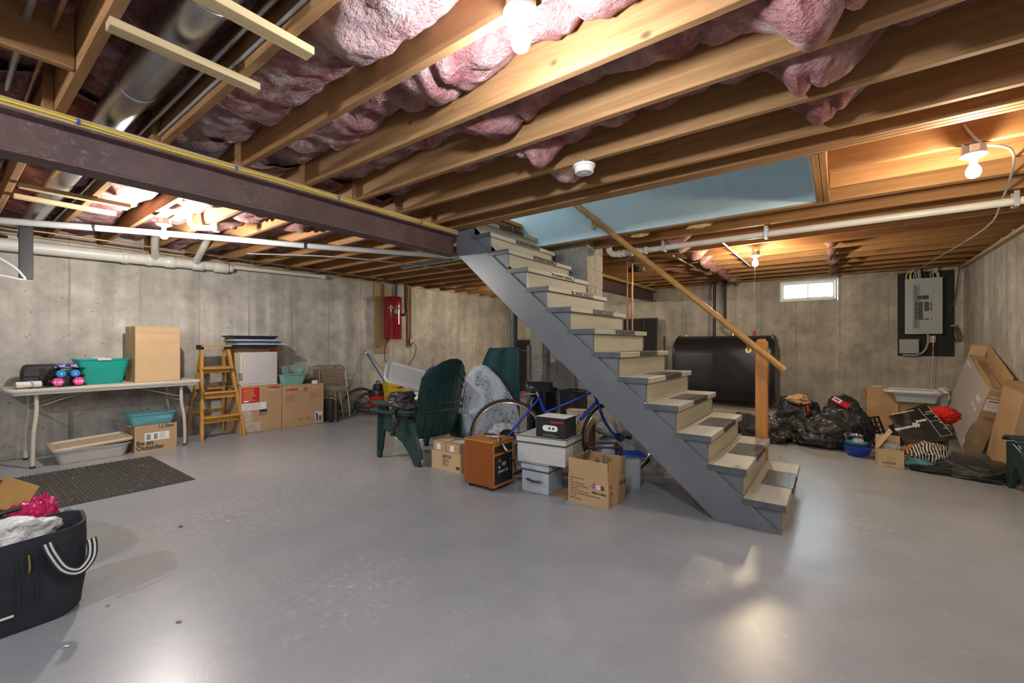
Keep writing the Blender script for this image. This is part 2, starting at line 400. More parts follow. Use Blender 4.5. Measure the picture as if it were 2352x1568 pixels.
plain('paper_white', (.80, .80, .78), .6, var=.04)
plain('ink_black', (.02, .02, .02), .6, var=0)
plain('ink_red', (.45, .03, .03), .6, var=0)
plain('ink_brown', (.20, .11, .05), .7, var=0)
plain('ink_white', (.85, .84, .80), .6, var=0)
plain('ink_grey', (.35, .34, .33), .7, var=0)
plain('ink_purple', (.35, .06, .38), .6, var=0)
plain('ink_green', (.02, .06, .04), .6, var=0)
plain('ink_yellow', (.65, .55, .12), .5, var=0)
plain('orange_print', (.65, .25, .05), .6, var=0)
def bulb_mat(i, col, st):
    m, nt, b = nodes('bulb_glow_%d' % i); b.inputs['Base Color'].default_value = (1, 1, 1, 1)
    b.inputs['Emission Color'].default_value = c4(col); b.inputs['Emission Strength'].default_value = st
for i, (p, c, s) in enumerate(BULBS): bulb_mat(i, c, s)
def glassy(name, col, rough=.1, mixf=.25, bmp=0):
    """thin clear plastic or glass: part see-through, part glossy/coloured"""
    m, nt, b = nodes(name); b.inputs['Base Color'].default_value = c4(col); b.inputs['Roughness'].default_value = rough
    tr = N(nt, 'ShaderNodeBsdfTransparent'); tr.inputs[0].default_value = c4(tuple(min(1, .55+.45*c) for c in col))
    mx = N(nt, 'ShaderNodeMixShader'); mx.inputs[0].default_value = mixf
    out = nt.nodes['Material Output']; L(nt, tr.outputs[0], mx.inputs[1]); L(nt, b.outputs[0], mx.inputs[2]); L(nt, mx.outputs[0], out.inputs[0])
    if bmp: bump(nt, b, tnoise(nt, coords(nt), 25, 4), bmp, .01)
glassy('window_glass', (.8, .9, .95), .03, .10)
glassy('clear_plastic', (.80, .82, .84), .25, .55)
glassy('clear_film', (.80, .80, .80), .12, .40, .7)
glassy('teal_plastic', (.03, .50, .43), .3, .52)
glassy('blue_plastic', (.22, .55, .62), .3, .48)
glassy('frost_plastic', (.86, .88, .90), .35, .58)
glassy('pad_plastic', (.30, .29, .28), .2, .50)
glassy('clear_thin', (.82, .84, .86), .2, .30)
# ------------------------------------------------------------------ room shell
XL, XR, YB, YF, ZJ = -6.68, 1.41, -2.3, 8.87, 2.273
def struct(o, label): return tag(o, label, None, None, 'structure')
fl = MB().box(XL-.2, XR+.2, YB-.2, YF+.2, -.15, 0).build('floor', 'floor_paint'); struct(fl, 'grey painted concrete basement floor with pale scuffs')
struct(MB().box(XL-.2, XL, YB-.2, YF+.2, 0, ZJ+.235).build('wall_left', 'concrete_left'), 'poured concrete wall behind the folding table and ladder')
struct(MB().box(XR, XR+.2, YB-.2, YF+.2, 0, ZJ+.235).build('wall_right', 'concrete_right'), 'poured concrete wall beside the leaning television box')
struct(MB().box(XL-.2, XR+.2, YB-.2, YB, 0, ZJ+.235).build('wall_back', 'concrete_right'), 'poured concrete wall behind the viewer')
WX0, WX1, WZ0, WZ1 = -.845, -.03, 1.885, 2.245
def wall_hole():
    xs = [XL-.2, WX0, WX1, XR+.2]; zs = [0, WZ0, WZ1, ZJ+.235]; b = MB()
    vs = [(x, YF, z) for x in xs for z in zs]+[(x, YF+.2, z) for x in xs for z in zs]; fs = []
    for i in range(3):
        for j in range(3):
            if (i, j) == (1, 1): continue
            a = i*4+j; fs += [(a, a+4, a+5, a+1), (16+a, 16+a+1, 16+a+5, 16+a+4)]
    fs += [(5, 21, 22, 6), (9, 10, 26, 25), (5, 9, 25, 21), (6, 22, 26, 10)]
    return b.add(vs, fs)
struct(wall_hole().build('wall_far', 'concrete_far', smooth=10), 'poured concrete far wall with the oil tank and small window')
OX0, OX1, OY0, OY1 = -3.02, -.143, 3.106, 4.2
def subfloor():
    xs = [XL, OX0, OX1, XR]; ys = [YB, OY0, OY1, YF]; z0 = ZJ+.235; z1 = z0+.02
    vs = [(x, y, z0) for x in xs for y in ys]+[(x, y, z1) for x in xs for y in ys]; fs = []
    for i in range(3):
        for j in range(3):
            if (i, j) == (1, 1): continue
            a = i*4+j; fs += [(a, a+1, a+5, a+4), (16+a, 16+a+4, 16+a+5, 16+a+1)]
    fs += [(5, 6, 22, 21), (9, 25, 26, 10), (5, 21, 25, 9), (6, 10, 26, 22)]
    return MB().add(vs, fs)
ceil = subfloor().build('ceiling', 'subfloor_wood'); struct(ceil, 'open joist ceiling with pink insulation between the joists')
# joists: right of the beam and left of the beam, lapped on the beam
JY = [.388+.406*k for k in range(-6, 7)]
JF = [4.682+.406*k for k in range(0, 11) if 4.682+.406*k < YF]
def joist(x0, x1, y0, y1, z0=ZJ, z1=ZJ+.235, mat='joist_wood', name='joist'):
    return MB().box(x0, x1, y0, y1, z0, z1).build(name, mat, ceil, bevel=.003)
proto = MB().box(-3.2, XR, -.038, 0, ZJ, ZJ+.235).build('joist', 'joist_wood', ceil, bevel=.003)
proto.location.y = JY[0]
for y in JY[1:]+JF:
    c = proto.copy(); COL.objects.link(c); c.location.y = y
protoL = MB().box(XL, -2.99, -.038, 0, ZJ, ZJ+.235).build('joist', 'joist_wood', ceil, bevel=.003)
JL = [.35+.406*k for k in range(-6, 22) if .35+.406*k < YF]
protoL.location.y = JL[0]
for y in JL[1:]:
    c = protoL.copy(); COL.objects.link(c); c.location.y = y
for k in range(3): joist(-3.2, XR, 2.990+.039*k, 3.0275+.039*k)
for k in range(2): joist(-3.2, XR, 4.203+.039*k, 4.240+.039*k)
for k in range(2): joist(OX1+.001+.039*k, OX1+.038+.039*k, OY0+.002, OY1, mat='joist_wood_y', name='header')
for y in (3.50, 3.88): joist(OX1+.08, XR, y-.038, y)
joist(-3.06, -3.022, OY0+.002, OY1, mat='joist_wood_y', name='header')
joist(-2.51, -2.472, -.015, .348, mat='joist_wood_y', name='blocking')
# rim / sill boards on the walls
MB().box(XR-.05, XR, YB, YF, ZJ-.035, ZJ).build('sill_plate', 'plate_wood', ceil)
MB().box(XL, XL+.05, YB, YF, ZJ-.012, ZJ).build('sill_plate', 'plate_wood', ceil)
# insulation batts, one per joist bay
def batt(x0, x1, y0, y1, seed, zb, sags=(), amp=.035, dens=.03):
    nx = max(8, int((x1-x0)/dens)); ny = 12 if dens < .04 else 8
    rs = random.Random(seed*13+1); cuts = []; cx_ = x0
    while cx_ < x1: cx_ += rs.uniform(.22, .75); cuts.append((cx_, rs.uniform(-1, 1)))
    def fn(u, v):
        x = x0+(x1-x0)*u; y = y0+(y1-y0)*v
        z = zb(x)
        for (sx, sw, sd) in sags:
            t = (x-sx)/sw
            z -= sd*math.exp(-(t*t)*(1.0 if t < 0 else .45))*(.55+.45*math.sin(PI*v))
        p = (x, y, seed*3.7)
        crease = 1-abs(nz(p, 4.2, seed)); crease = crease**6
        z += amp*.9*nz(p, 2.3, seed)+amp*.8*fbm(p, 7, seed+3)+amp*.55*crease
        for c_, h_ in cuts:
            sk = c_+.10*(v-.5)*h_; dxx = x-sk
            z += amp*.9*math.exp(-(dxx/.022)**2)+(amp*.45*h_ if abs(dxx) < .25 else 0)*(1 if dxx > 0 else -1)*math.exp(-abs(dxx)/.12)
        z += .055*(2*v-1)**4
        return (x, y, min(z, ZJ+.228))
    return MB().grid(nx, ny, fn)
near = {(.388): ('n', 2.44, ((-2.95, .3, .05),)), (.794): ('n', 2.375, ((-1.45, .26, .10), (-2.6, .5, .05))), (1.2): ('n', 2.39, ((-1.48, .20, .12), (.5, .6, .05), (-2.5, .5, .04))),
        (1.606): ('n', 2.40, ((-1.5, .16, .15), (-.08, .13, .19), (-.5, .4, .05))), (2.012): ('n', 2.41, ((-1.47, .14, .17), (-.1, .12, .18))),
        (2.418): ('n', 2.425, ((-1.5, .11, .17), (-.07, .11, .18)))}
sd = 1
ys = JY
for i in range(len(ys)-1):
    y0, y1 = ys[i], ys[i+1]-.038; sd += 1
    key = min(near, key=lambda q: abs(q-y0)) if any(abs(q-y0) < .01 for q in near) else None
    if key is not None:
        _, zb, sags = near[key]
        batt(-3.16, XR-.01, y0, y1, sd, (lambda x, zb=zb: zb), sags, .045, .022).build('insulation_batt', 'insulation_pink', ceil, smooth=60)
    else:
        batt(-3.16, XR-.01, y0, y1, sd, (lambda x: 2.45), (), .03, .04).build('insulation_batt', 'insulation_pink', ceil, smooth=60)
batt(-3.16, XR-.01, 2.824, 2.99, 40, (lambda x: 2.46), (), .02, .05).build('insulation_batt', 'insulation_pink', ceil, smooth=60)
for i, (y0, y1) in enumerate([(OY0, 3.462), (3.5, 3.842), (3.88, 4.2)]):
    batt(.03, XR-.01, y0, y1, 60+i, (lambda x: 2.465), ((1.2, .3, .05),), .02, .05).build('insulation_batt', 'insulation_pink', ceil, smooth=60)
yy = [4.279]+JF
for i in range(len(yy)-1):
    sg = [(-1.48+.03*math.sin(i*2.1), .12+.03*(i % 2), .25)] if i > 0 else []
    if i > 3: sg.append((-.1, .09+.02*(i % 2), .22))
    if i in (0, 6): sg.append((-2.0, .2, .20))
    batt(-3.16, XR-.01, yy[i], yy[i+1]-.038, 80+i, (lambda x: 2.45), sg, .03, .05).build('insulation_batt', 'insulation_pink', ceil, smooth=60)
batt(-3.16, XR-.01, yy[-1], YF-.01, 99, (lambda x: 2.30), (), .03, .05).build('insulation_batt', 'insulation_pink', ceil, smooth=60)
for i in range(len(JL)-1):
    y0, y1 = JL[i], JL[i+1]-.038
    zb = 2.36 if y0 < 3 else 2.44; sg = []
    if .7 < y0 < 1.0: sg = [(-4.1, .35, .05), (-3.4, .3, .07)]
    elif 1.0 < y0 < 1.3: sg = [(-4.15, .25, .06), (-3.5, .3, .08)]
    elif 1.3 < y0 < 2.1: sg = [(-4.3, .25, .09), (-3.6, .35, .06)]
    elif 5.4 < y0 < 6.6: sg = [(-6.2, .4, .16)]
    batt(XL+.01, -2.97, y0, y1, 120+i, (lambda x, zb=zb: zb), sg, .04, .035 if y0 < 3 else .06).build('insulation_batt', 'insulation_pink', ceil, smooth=60)
MB().ball((-1.05, 4.30, 2.262), .11, .02, .022, 3, lambda n: .4*fbm(n, 4, 3)).build('wool_scrap', 'yellow_wool', ceil, smooth=60)
MB().ball((-1.62, 4.30, 2.262), .09, .02, .02, 3, lambda n: .4*fbm(n, 4, 5)).build('wool_scrap', 'yellow_wool', ceil, smooth=60)

# ------------------------------------------------------------------ steel beam with wooden plate
def ibeam(y0, y1):
    x0, x1, z0, z1, t = -3.13, -2.99, 2.03, 2.232, .014; xm = (x0+x1)/2
    poly = [(x0,z0),(x1,z0),(x1,z0+t),(xm+.006,z0+t+.006),(xm+.006,z1-t-.006),(x1,z1-t),(x1,z1),(x0,z1),(x0,z1-t),(xm-.006,z1-t-.006),(xm-.006,z0+t+.006),(x0,z0+t)]
    return MB().prism(poly, y0, y1, 'y')
sb = thing('steel_beam', 'long rusty brown steel I-beam carrying the joists left of the stairs', 'beam', (0,0,0))
ibeam(YB, OY0-.005).build('beam_body', 'beam_steel', sb, bevel=.002)
MB().box(-3.13, -2.99, YB, OY0-.003, 2.232, ZJ).build('wood_plate', 'plate_wood', sb, bevel=.002)
sb2 = thing('steel_beam', 'short red-brown steel beam ending at the far wall behind the stairs', 'beam', (0,0,0))
ibeam(OY1+.08, YF-.005).build('beam_body', 'beam_steel', sb2, bevel=.002)
MB().box(-3.13, -2.99, OY1+.08, YF-.003, 2.232, ZJ).build('wood_plate', 'plate_wood', sb2, bevel=.002)
def yrun(pts, r, name, mat, label, cat, n=8, sm=5, group=None):
    return tag(MB().tube(spline(pts, sm), r, n).build(name, mat, None, smooth=50), label, cat, group)
yc = thing('yellow_cable', 'yellow electric cable stapled along the top of the long steel beam', 'cable')
MB().tube(spline([(-2.981, -2.2+.3*k, 2.246+.006*math.sin(k*1.7)) for k in range(18)], 4), .006, 8).build('cable_run', 'yellow_cable', yc, smooth=50)
for y in (-.6, .43, 1.13, 1.82, 2.62):
    MB().box(-2.988, -2.972, y-.006, y+.006, 2.236, 2.262).build('staple', 'staple_blue', yc, bevel=.002)
yrun([(-2.98, 4.3, 2.25), (-2.975, 5.5, 2.255), (-2.98, 7.4, 2.25), (-2.9, 7.9, 2.24), (-2.7, 8.1, 2.30)], .007, 'yellow_cable', 'yellow_cable', 'yellow electric cable along the short far beam', 'cable')

# ------------------------------------------------------------------ stairs
RUN, RISE, X1, Z1, SY0, SY1 = .2111, .1835, -.261, .1815, 3.10, 4.25
st = thing('staircase', 'grey painted wooden open-sided staircase rising to the left', 'staircase', (0,0,0))
sx = lambda k: X1-RUN*(k-1)
szz = lambda k: Z1+RISE*(k-1)
NT = 13
def sawtooth():
    p = [(-.289, 0)]
    for k in range(1, NT+1):
        p.append((sx(k)-.028, szz(k)-.04)); p.append((sx(k)-RUN-.028, szz(k)-.04))
    p = [(x, min(z, 2.50)) for x, z in p]
    p += [(-3.0, 2.47), (-3.0, 2.08), (-.66, .04), (-.66, 0)]
    return p
MB().prism(sawtooth(), 3.122, 3.152, 'y').build('stringer', 'stair_paint', st)
MB().prism(sawtooth(), 4.208, 4.24, 'y').build('stringer', 'stair_paint', st)
MB().prism([(-.281,0),(-.66,0),(-3.02,2.05),(-3.02,2.262),(-2.894,2.262)], 3.103, 3.1215, 'y').build('skirt_board', 'stair_paint', st, bevel=.002)
for k in range(1, NT+1):
    x, z = sx(k), szz(k)
    zb = 0 if k == 1 else szz(k-1)
    MB().box(x-.028-.019, x-.028, 3.153, 4.207, zb, z-.0405).build('riser', 'riser_wood', st)
    tr = MB().box(x-RUN-.028, x, SY0+.004, SY1-.004, z-.04, z).build('tread', 'tread_wood', st, bevel=.003)
    MB().box(x-RUN-.028, x+.0005, SY0, SY0+.0039, z-.0402, z+.0004).build('tread_end', 'stair_edge', tr)
    MB().box(x-RUN-.028, x+.0005, SY1-.0039, SY1, z-.0402, z+.0004).build('tread_end', 'stair_edge', tr)
    pw0, pw1 = 3.50, 3.92
    pad = MB().prism([(x-RUN+.025, z+.0008), (x-RUN+.025, z+.003), (x+.0035, z+.0035), (x+.0035, z-.036), (x+.0012, z-.036), (x+.0012, z+.0008)], pw0, pw1, 'y').build('grip_pad', 'pad_plastic', tr)
    for q in range(4):
        MB().box(x-.012-.014*q, x-.006-.014*q, pw0, pw1, z+.0033, z+.0048).build('pad_rib', 'black_plastic', tr)
    MB().box(x+.0035, x+.0050, pw0, pw1, z-.034, z-.004).build('nosing_strip', 'dark_rubber', tr)
    for q in range(3):
        yq = pw0+.04+q*.17; MB().cyl((x+.0049, yq, z-.02), (x+.0066, yq, z-.02), .005, n=8).build('nail_head', 'zinc', tr)
# top landing edge
MB().box(-3.24, -3.0, SY0+.01, SY1, 2.535, 2.575).build('landing_nosing', 'rail_wood', st, bevel=.003)
# newel post
np_ = thing('newel_post', 'orange-brown square wooden post with chamfered top beside the bottom steps', 'post', (-.54, 4.30, 0))
b = MB().hexa([(-.0445,-.0445,0),(.0445,-.0445,0),(.0445,.0445,0),(-.0445,.0445,0)], [(-.0445,-.0445,1.175),(.0445,-.0445,1.175),(.0445,.0445,1.175),(-.0445,.0445,1.175)])
b.build('post_body', 'post_wood', np_, bevel=.004)
MB().hexa([(-.0445,-.0445,1.175),(.0445,-.0445,1.175),(.0445,.0445,1.175),(-.0445,.0445,1.175)], [(-.022,-.022,1.207),(.022,-.022,1.207),(.022,.022,1.207),(-.022,.022,1.207)]).build('post_cap', 'post_wood', np_)
hr = thing('handrail', 'round honey-coloured wooden handrail sloping down to the newel post', 'handrail', (0,0,0))
ra, rb = V(-.361, 4.19, .948), V(-2.75, 4.155, 3.087)
def rail_profile():
    d = (rb-ra).normalized(); e1 = V(0,1,0); e2 = d.cross(e1).normalized(); vs = []; n = 14
    for p in (ra, rb):
        for i in range(n):
            t = 2*PI*i/n; vs.append(p+e1*math.cos(t)*.022+e2*math.sin(t)*.027)
    return MB().add(vs, [(i, (i+1) % n, n+(i+1) % n, n+i) for i in range(n)]+[tuple(range(n-1, -1, -1)), tuple(range(n, 2*n))])
rail_profile().build('rail', 'rail_wood', hr, smooth=40)
for t, wy in ((.115, 4.255), (.72, 4.187)):
    p = ra.lerp(rb, t)
    MB().tube([p+V(0,0,-.02), p+V(0,.012,-.06), p+V(0, wy-p.y, -.085)], .007, 8).build('bracket', 'brass', hr, smooth=50)
    MB().cyl((p.x, wy, p.z-.085), (p.x, wy-.006, p.z-.085), .025, n=14).build('bracket_plate', 'brass', hr)
# stairwell walls upstairs
struct(MB().box(OX0-2.2, OX1, OY1-.012, OY1+.05, ZJ+.012, 4.9).build('wall_stairwell', 'drywall_blue'), 'pale blue drywall of the stairwell above the stairs')
struct(MB().box(OX0-2.2, OX1+.05, OY0-.07, OY0-.002, ZJ+.25, 4.9).build('wall_stairwell_near', 'drywall_blue'), 'pale blue drywall on the near side of the stairwell')
struct(MB().box(OX1-.012, OX1-.001, OY0, OY1-.012, ZJ+.01, 4.9).build('wall_stairwell_end', 'drywall_white'), 'white drywall end of the stairwell')
struct(MB().box(OX0-2.25, OX0-2.2, OY0-.07, OY1+.05, ZJ+.25, 4.9).build('wall_hall_end', 'drywall_white'), 'white hall wall at the top of the stairs')
struct(MB().box(OX0-2.25, OX1+.05, OY0-.07, OY1+.05, 4.9, 4.95).build('ceiling_hall', 'drywall_white'), 'white ceiling over the stairwell')
hl = bpy.data.lights.new('hall_fill', 'POINT'); hl.energy = HALL_FILL[2]; hl.color = HALL_FILL[1]; hl.shadow_soft_size = .15  # fill for the stairwell, added in place of upstairs daylight
ho = bpy.data.objects.new('hall_fill', hl); ho.location = HALL_FILL[0]; COL.objects.link(ho)

# ------------------------------------------------------------------ window
wn = thing('window_1', 'small white-framed basement window high in the far wall', None, (0,0,0)); wn['kind'] = 'structure'
fy0, fy1 = YF+.02, YF+.10
def ring(x0, x1, z0, z1, t, y0, y1):
    xs = [x0, x0+t, x1-t, x1]; zs = [z0, z0+t, z1-t, z1]; vs = [(x, y0, z) for x in xs for z in zs]+[(x, y1, z) for x in xs for z in zs]; fs = []
    for i in range(3):
        for j in range(3):
            if (i, j) == (1, 1): continue
            a = i*4+j; fs += [(a, a+4, a+5, a+1), (16+a, 16+a+1, 16+a+5, 16+a+4)]
    fs += [(5, 21, 22, 6), (9, 10, 26, 25), (5, 9, 25, 21), (6, 22, 26, 10)]
    for a, b_ in ((0,1),(1,2),(2,3)): fs += [(a, b_, 16+b_, 16+a), (12+a, 28+a, 28+b_, 12+b_), (a*4, 16+a*4, 16+b_*4, b_*4), (a*4+3, b_*4+3, 16+b_*4+3, 16+a*4+3)]
    return MB().add(vs, fs)
ring(WX0+.003, WX1-.003, WZ0+.003, WZ1-.003, .035, fy0-.035, fy1).build('window_frame', 'white_paint', wn, bevel=.003)
ring(WX0+.04, WX1-.04, WZ0+.04, WZ1-.04, .028, fy0, fy1-.03).build('sash', 'white_paint', wn, bevel=.003)
MB().box((WX0+WX1)/2-.009, (WX0+WX1)/2+.009, fy0+.02, fy0+.04, WZ0+.068, WZ1-.068).build('muntin', 'white_paint', wn)
MB().box(WX0+.066, WX1-.066, fy0+.026, fy0+.031, WZ0+.066, WZ1-.066).build('pane', 'window_glass', wn)
MB().box((WX0+WX1)/2-.03, (WX0+WX1)/2+.03, fy0-.012, fy0+.004, WZ0+.048, WZ0+.066).build('latch', 'white_paint', wn, bevel=.003)
plain('leaf', (.16, .24, .12), .6, var=.3)
sh = thing('shrub', 'wispy green shrub outside the small window', 'shrub', (-.45, 9.5, 1.7))
bl = MB(); rnd = random.Random(3)
for i in range(46):
    x = rnd.uniform(-.55, .2); a = rnd.uniform(-.5, .5); h = rnd.uniform(.2, .5); y = rnd.uniform(-.15, .2)
    p0 = V(x, y, 0); p1 = V(x+a*h*.4, y, h*.6); p2 = V(x+a*h*1.2, y, h)
    bl.add([p0-V(.004,0,0), p0+V(.004,0,0), p1+V(.006,0,0), p1-V(.006,0,0), p2], [(0,1,2,3), (3,2,4)])
bl.build('grass_blades', 'leaf', sh, kind='stuff')
struct(MB().box(-3, 2, YF+.2, 12, 1.60, 1.70).build('ground_outside', 'leaf'), 'ground outside the small window')
# ------------------------------------------------------------------ ceiling lamps
def lamp(i, label, box=True, cord=False):
    (x, y, z), c, s = BULBS[i]
    t = thing('ceiling_lamp', label, 'lamp', (x, y, z))
    MB().lathe([(0,-.034), (.012,-.0325), (.022,-.026), (.030,-.012), (.0315,0), (.029,.014), (.022,.028), (.0145,.040), (.013,.048)], 20).build('bulb', 'bulb_glow_%d' % i, t, smooth=60)
    MB().lathe([(.0135,.044), (.0165,.046), (.018,.075), (.022,.078)], 16).build('socket', 'white_paint', t, smooth=40)
    MB().lathe([(.015,.070), (.030,.074), (.056,.088), (.058,.094), (.050,.098), (0,.098)], 24).build('holder', 'white_paint', t, smooth=40)
    if box:
        MB().prism([(.052*math.cos(k*PI/4+.39), .052*math.sin(k*PI/4+.39)) for k in range(8)], .098, .140, 'z').build('junction_box', 'zinc', t, bevel=.003)
        for q in (-.02, .02): MB().tube(spline([(q, .02, .139), (q*1.3, .04, .16), (q*2, .06, .18)], 4), .006, 8).build('cable_stub', 'grey_cable', t, smooth=50)
    if cord:
        MB().cyl((.0, -.03, .06), (.0, -.03, -.75), .0012, n=6).build('pull_cord', 'paper_white', t)
    return t
lamp(0, 'bare lit bulb in a white holder on the nearest joist')
lamp(1, 'bare lit bulb in a white holder right of the stairwell')
lamp(2, 'bare lit bulb in a white holder above the folding table')
lamp(3, 'bare lit bulb with a pull cord near the oil tank', cord=True)
lamp(4, 'added fill bulb in a white holder, unseen behind the viewer')
lamp(5, 'added fill bulb in a white holder, unseen behind the viewer near the right wall')
lamp(6, 'added fill bulb in a white holder beyond the beam near the far left corner')
sm = thing('smoke_detector', 'round white smoke detector hanging under a joist', 'smoke detector', (-1.245, 2.385, 2.20))
MB().lathe([(0,0), (.05,.0), (.056,.006), (.058,.035), (.066,.038), (.067,.048), (.05,.05), (0,.05)], 28).build('detector_body', 'white_paint', sm, smooth=40)
MB().prism([(.042*math.cos(k*PI/4+.39), .042*math.sin(k*PI/4+.39)) for k in range(8)], .05, .072, 'z').build('mount_box', 'zinc', sm, bevel=.003)
MB().lathe([(.012,-.001), (.016,-.002), (.018,.001)], 16).build('test_button', 'pvc_white', sm)

# ------------------------------------------------------------------ duct, pipes and lines at the ceiling
du = thing('round_duct', 'round galvanised metal duct running between two joists', 'duct', (0,0,0))
for a, b_, r in ((-6.2, -3.95, .074), (-3.97, -2.62, .077), (-2.64, -1.72, .075), (-1.74, -.2, .077)):
    MB().cyl((a, .575, 2.372), (b_, .575, 2.372), r, n=28, caps=False).build('duct_section', 'galvanised', du, smooth=60)
for x in (-3.96, -2.63, -1.73): MB().lathe([(.0775,-.014), (.081,-.010), (.081,.010), (.0775,.014)], 28, TR(x, .575, 2.372, 0, 90, 0)).build('collar', 'galvanised', du, smooth=60)
for x, y0, y1, lab in ((-2.0, .36, .84, 'pale wood strip nailed under the joists below the round duct, nearer the beam'), (-1.6, .33, .86, 'pale wood strip nailed under the joists below the round duct, nearer the bulb'),
               (-4.53, .36, .95, 'wood strip under the joists beyond the beam, nearer the beam'), (-4.88, .36, .93, 'wood strip under the joists beyond the beam, nearer the wall')):
    tag(MB().box(x-.03, x+.03, y0, y1, ZJ-.030, ZJ-.0005).build('wood_strip', 'strip_wood', None, bevel=.002), lab, 'wood strip', 'strips nailed under the joists')
yrun([(-6.3, .715, 2.36), (-3.0, .715, 2.36), (1.2, .715, 2.36)], .011, 'conduit', 'zinc', 'thin grey conduit beside the round duct', 'conduit')
yrun([(-6.3, .748, 2.31), (-3.0, .748, 2.31), (1.2, .748, 2.31)], .008, 'conduit', 'grey_cable', 'thinner grey conduit clipped on the joist beside the duct', 'conduit')
yrun([(-6.0, .215, 2.395), (1.2, .215, 2.395)], .013, 'water_pipe', 'zinc', 'grey water pipe passing through the blocking at upper left', 'pipe', 10, 1)
yrun([(-6.0, .285, 2.395), (1.2, .285, 2.395)], .009, 'water_pipe', 'copper', 'copper water pipe passing through the blocking at upper left', 'pipe', 10, 1)
# big drain along the left wall
dp = thing('drain_pipe', 'large cream plastic drain pipe along the top of the left wall', 'pipe', (0,0,0))
MB().cyl((-6.56, -2.2, 2.09), (-6.56, 1.72, 2.165), .063, n=24).build('pipe_run', 'pvc', dp, smooth=50)
MB().cyl((-6.56, 1.70, 2.165), (-6.56, 2.36, 2.185), .058, n=24).build('pipe_run', 'pvc', dp, smooth=50)
MB().cyl((-6.56, 2.36, 2.20), (-6.56, 3.75, 2.232), .026, n=18).build('pipe_run', 'pvc', dp, smooth=50)
for y0, y1, r in ((1.30, 1.36, .072), (1.52, 1.58, .072), (1.70, 1.80, .070), (1.98, 2.10, .068), (2.22, 2.38, .067), (2.38, 2.44, .045), (3.70, 3.77, .034), (.10, .16, .063)):
    zc = 2.09+.0195*(y0+2.2) if y0 < 3 else 2.231
    MB().cyl((-6.56, y0, zc), (-6.56, y1, zc+.001), r, n=24).build('coupling', 'pvc', dp, bevel=.004, smooth=50)
for y, x1, z1 in ((1.60, -6.05, 2.31), (2.02, -5.9, 2.30)):
    MB().tube(spline([(-6.56, y, 2.17), (-6.42, y-.03, 2.22), (x1, y-.12, z1), (x1+.25, y-.16, 2.36)], 5), .038, 14).build('branch_pipe', 'pvc', dp, smooth=50)
MB().box(-6.63, -6.615, .30, .36, 2.04, 2.27).build('pipe_strap', 'zinc', dp); 
wt = thing('white_trap', 'short white plastic pipe trap under the joists near the left bulb', 'pipe', (0,0,0))
MB().tube(spline([(-4.75, 1.42, 2.40), (-4.75, 1.42, 2.28), (-4.72, 1.46, 2.235), (-4.64, 1.54, 2.235), (-4.61, 1.58, 2.27), (-4.61, 1.58, 2.36)], 6), .026, 14).build('trap_bend', 'pvc_white', wt, smooth=50)
MB().cyl((-4.61, 1.58, 2.20), (-4.61, 1.58, 2.26), .03, n=16).build('cleanout_cap', 'pvc_white', wt, bevel=.003, smooth=40)
wl = thing('insulated_hose', 'white insulated hose strapped under the joists left of the beam', 'hose', (0,0,0))
hp = [(-6.6, -.95, 2.245), (-5.83, .354, 2.235), (-5.487, .90, 2.232), (-5.05, 1.70, 2.236), (-4.667, 2.443, 2.236), (-4.2, 3.25, 2.240), (-3.75, 4.0, 2.245), (-3.2, 4.9, 2.25)]
MB().tube(spline(hp, 6), .030, 12).build('hose_body', 'foam_white', wl, smooth=50)
for t in (.9, 1.6, 2.443, 3.25, 3.9):
    x = -5.487+(t-.9)*.535; zc = 2.235
    MB().lathe([(.031,-.01), (.033,-.008), (.033,.008), (.031,.01)], 16, TR(x, t, zc) @ frame((0,0,0), (.88,-.47,0), (0,0,1))).build('strap', 'dark_rubber', wl)
yrun([(-6.2, -1.5, 2.245), (-6.2, .38, 2.25), (-6.2, 2.05, 2.258), (-6.2, 4.6, 2.262)], .010, 'water_pipe', 'copper', 'copper pipe running under the joists along the left wall', 'pipe', 10, 2)
yrun([(-5.75, 2.3, 2.26), (-5.0, 3.2, 2.262), (-4.6, 4.6, 2.262)], .008, 'grey_cable', 'grey_cable', 'grey cable under the joists behind the white hose', 'cable', 8, 4)
br = thing('wall_bracket', 'black board bracket hanging from the joists at the left edge', 'bracket', (-6.0, .52, 1.76))
MB().box(-.02, .02, -.045, .045, 0, .51).build('bracket_board', 'black_plastic', br, bevel=.003)
MB().beam((0, 0, .46), (-.46, 0, .46), .04, .03).build('bracket_arm', 'black_plastic', br, bevel=.003)
hg = thing('clothes_hanger', 'clear plastic clothes hanger at the left edge', 'hanger', (-5.9, .22, 1.80))
HP = lambda y, z: V(0, y, z)
MB().tube(spline([HP(.0, .185), HP(.10, .14), HP(.22, .05), HP(.272, -.02), HP(.285, -.05), HP(.255, -.055), HP(.1, -.03), HP(-.2, -.03), HP(-.285, -.05), HP(-.27, -.02), HP(-.2, .07), HP(-.1, .14)], 6, True), .010, 8, True).build('hanger_frame', 'clear_plastic', hg, smooth=50)
MB().tube(spline([HP(0, .185), HP(0, .23), HP(.03, .26), HP(.03, .30), HP(-.01, .315), HP(-.03, .29)], 6), .003, 8).build('hook', 'chrome', hg, smooth=50)
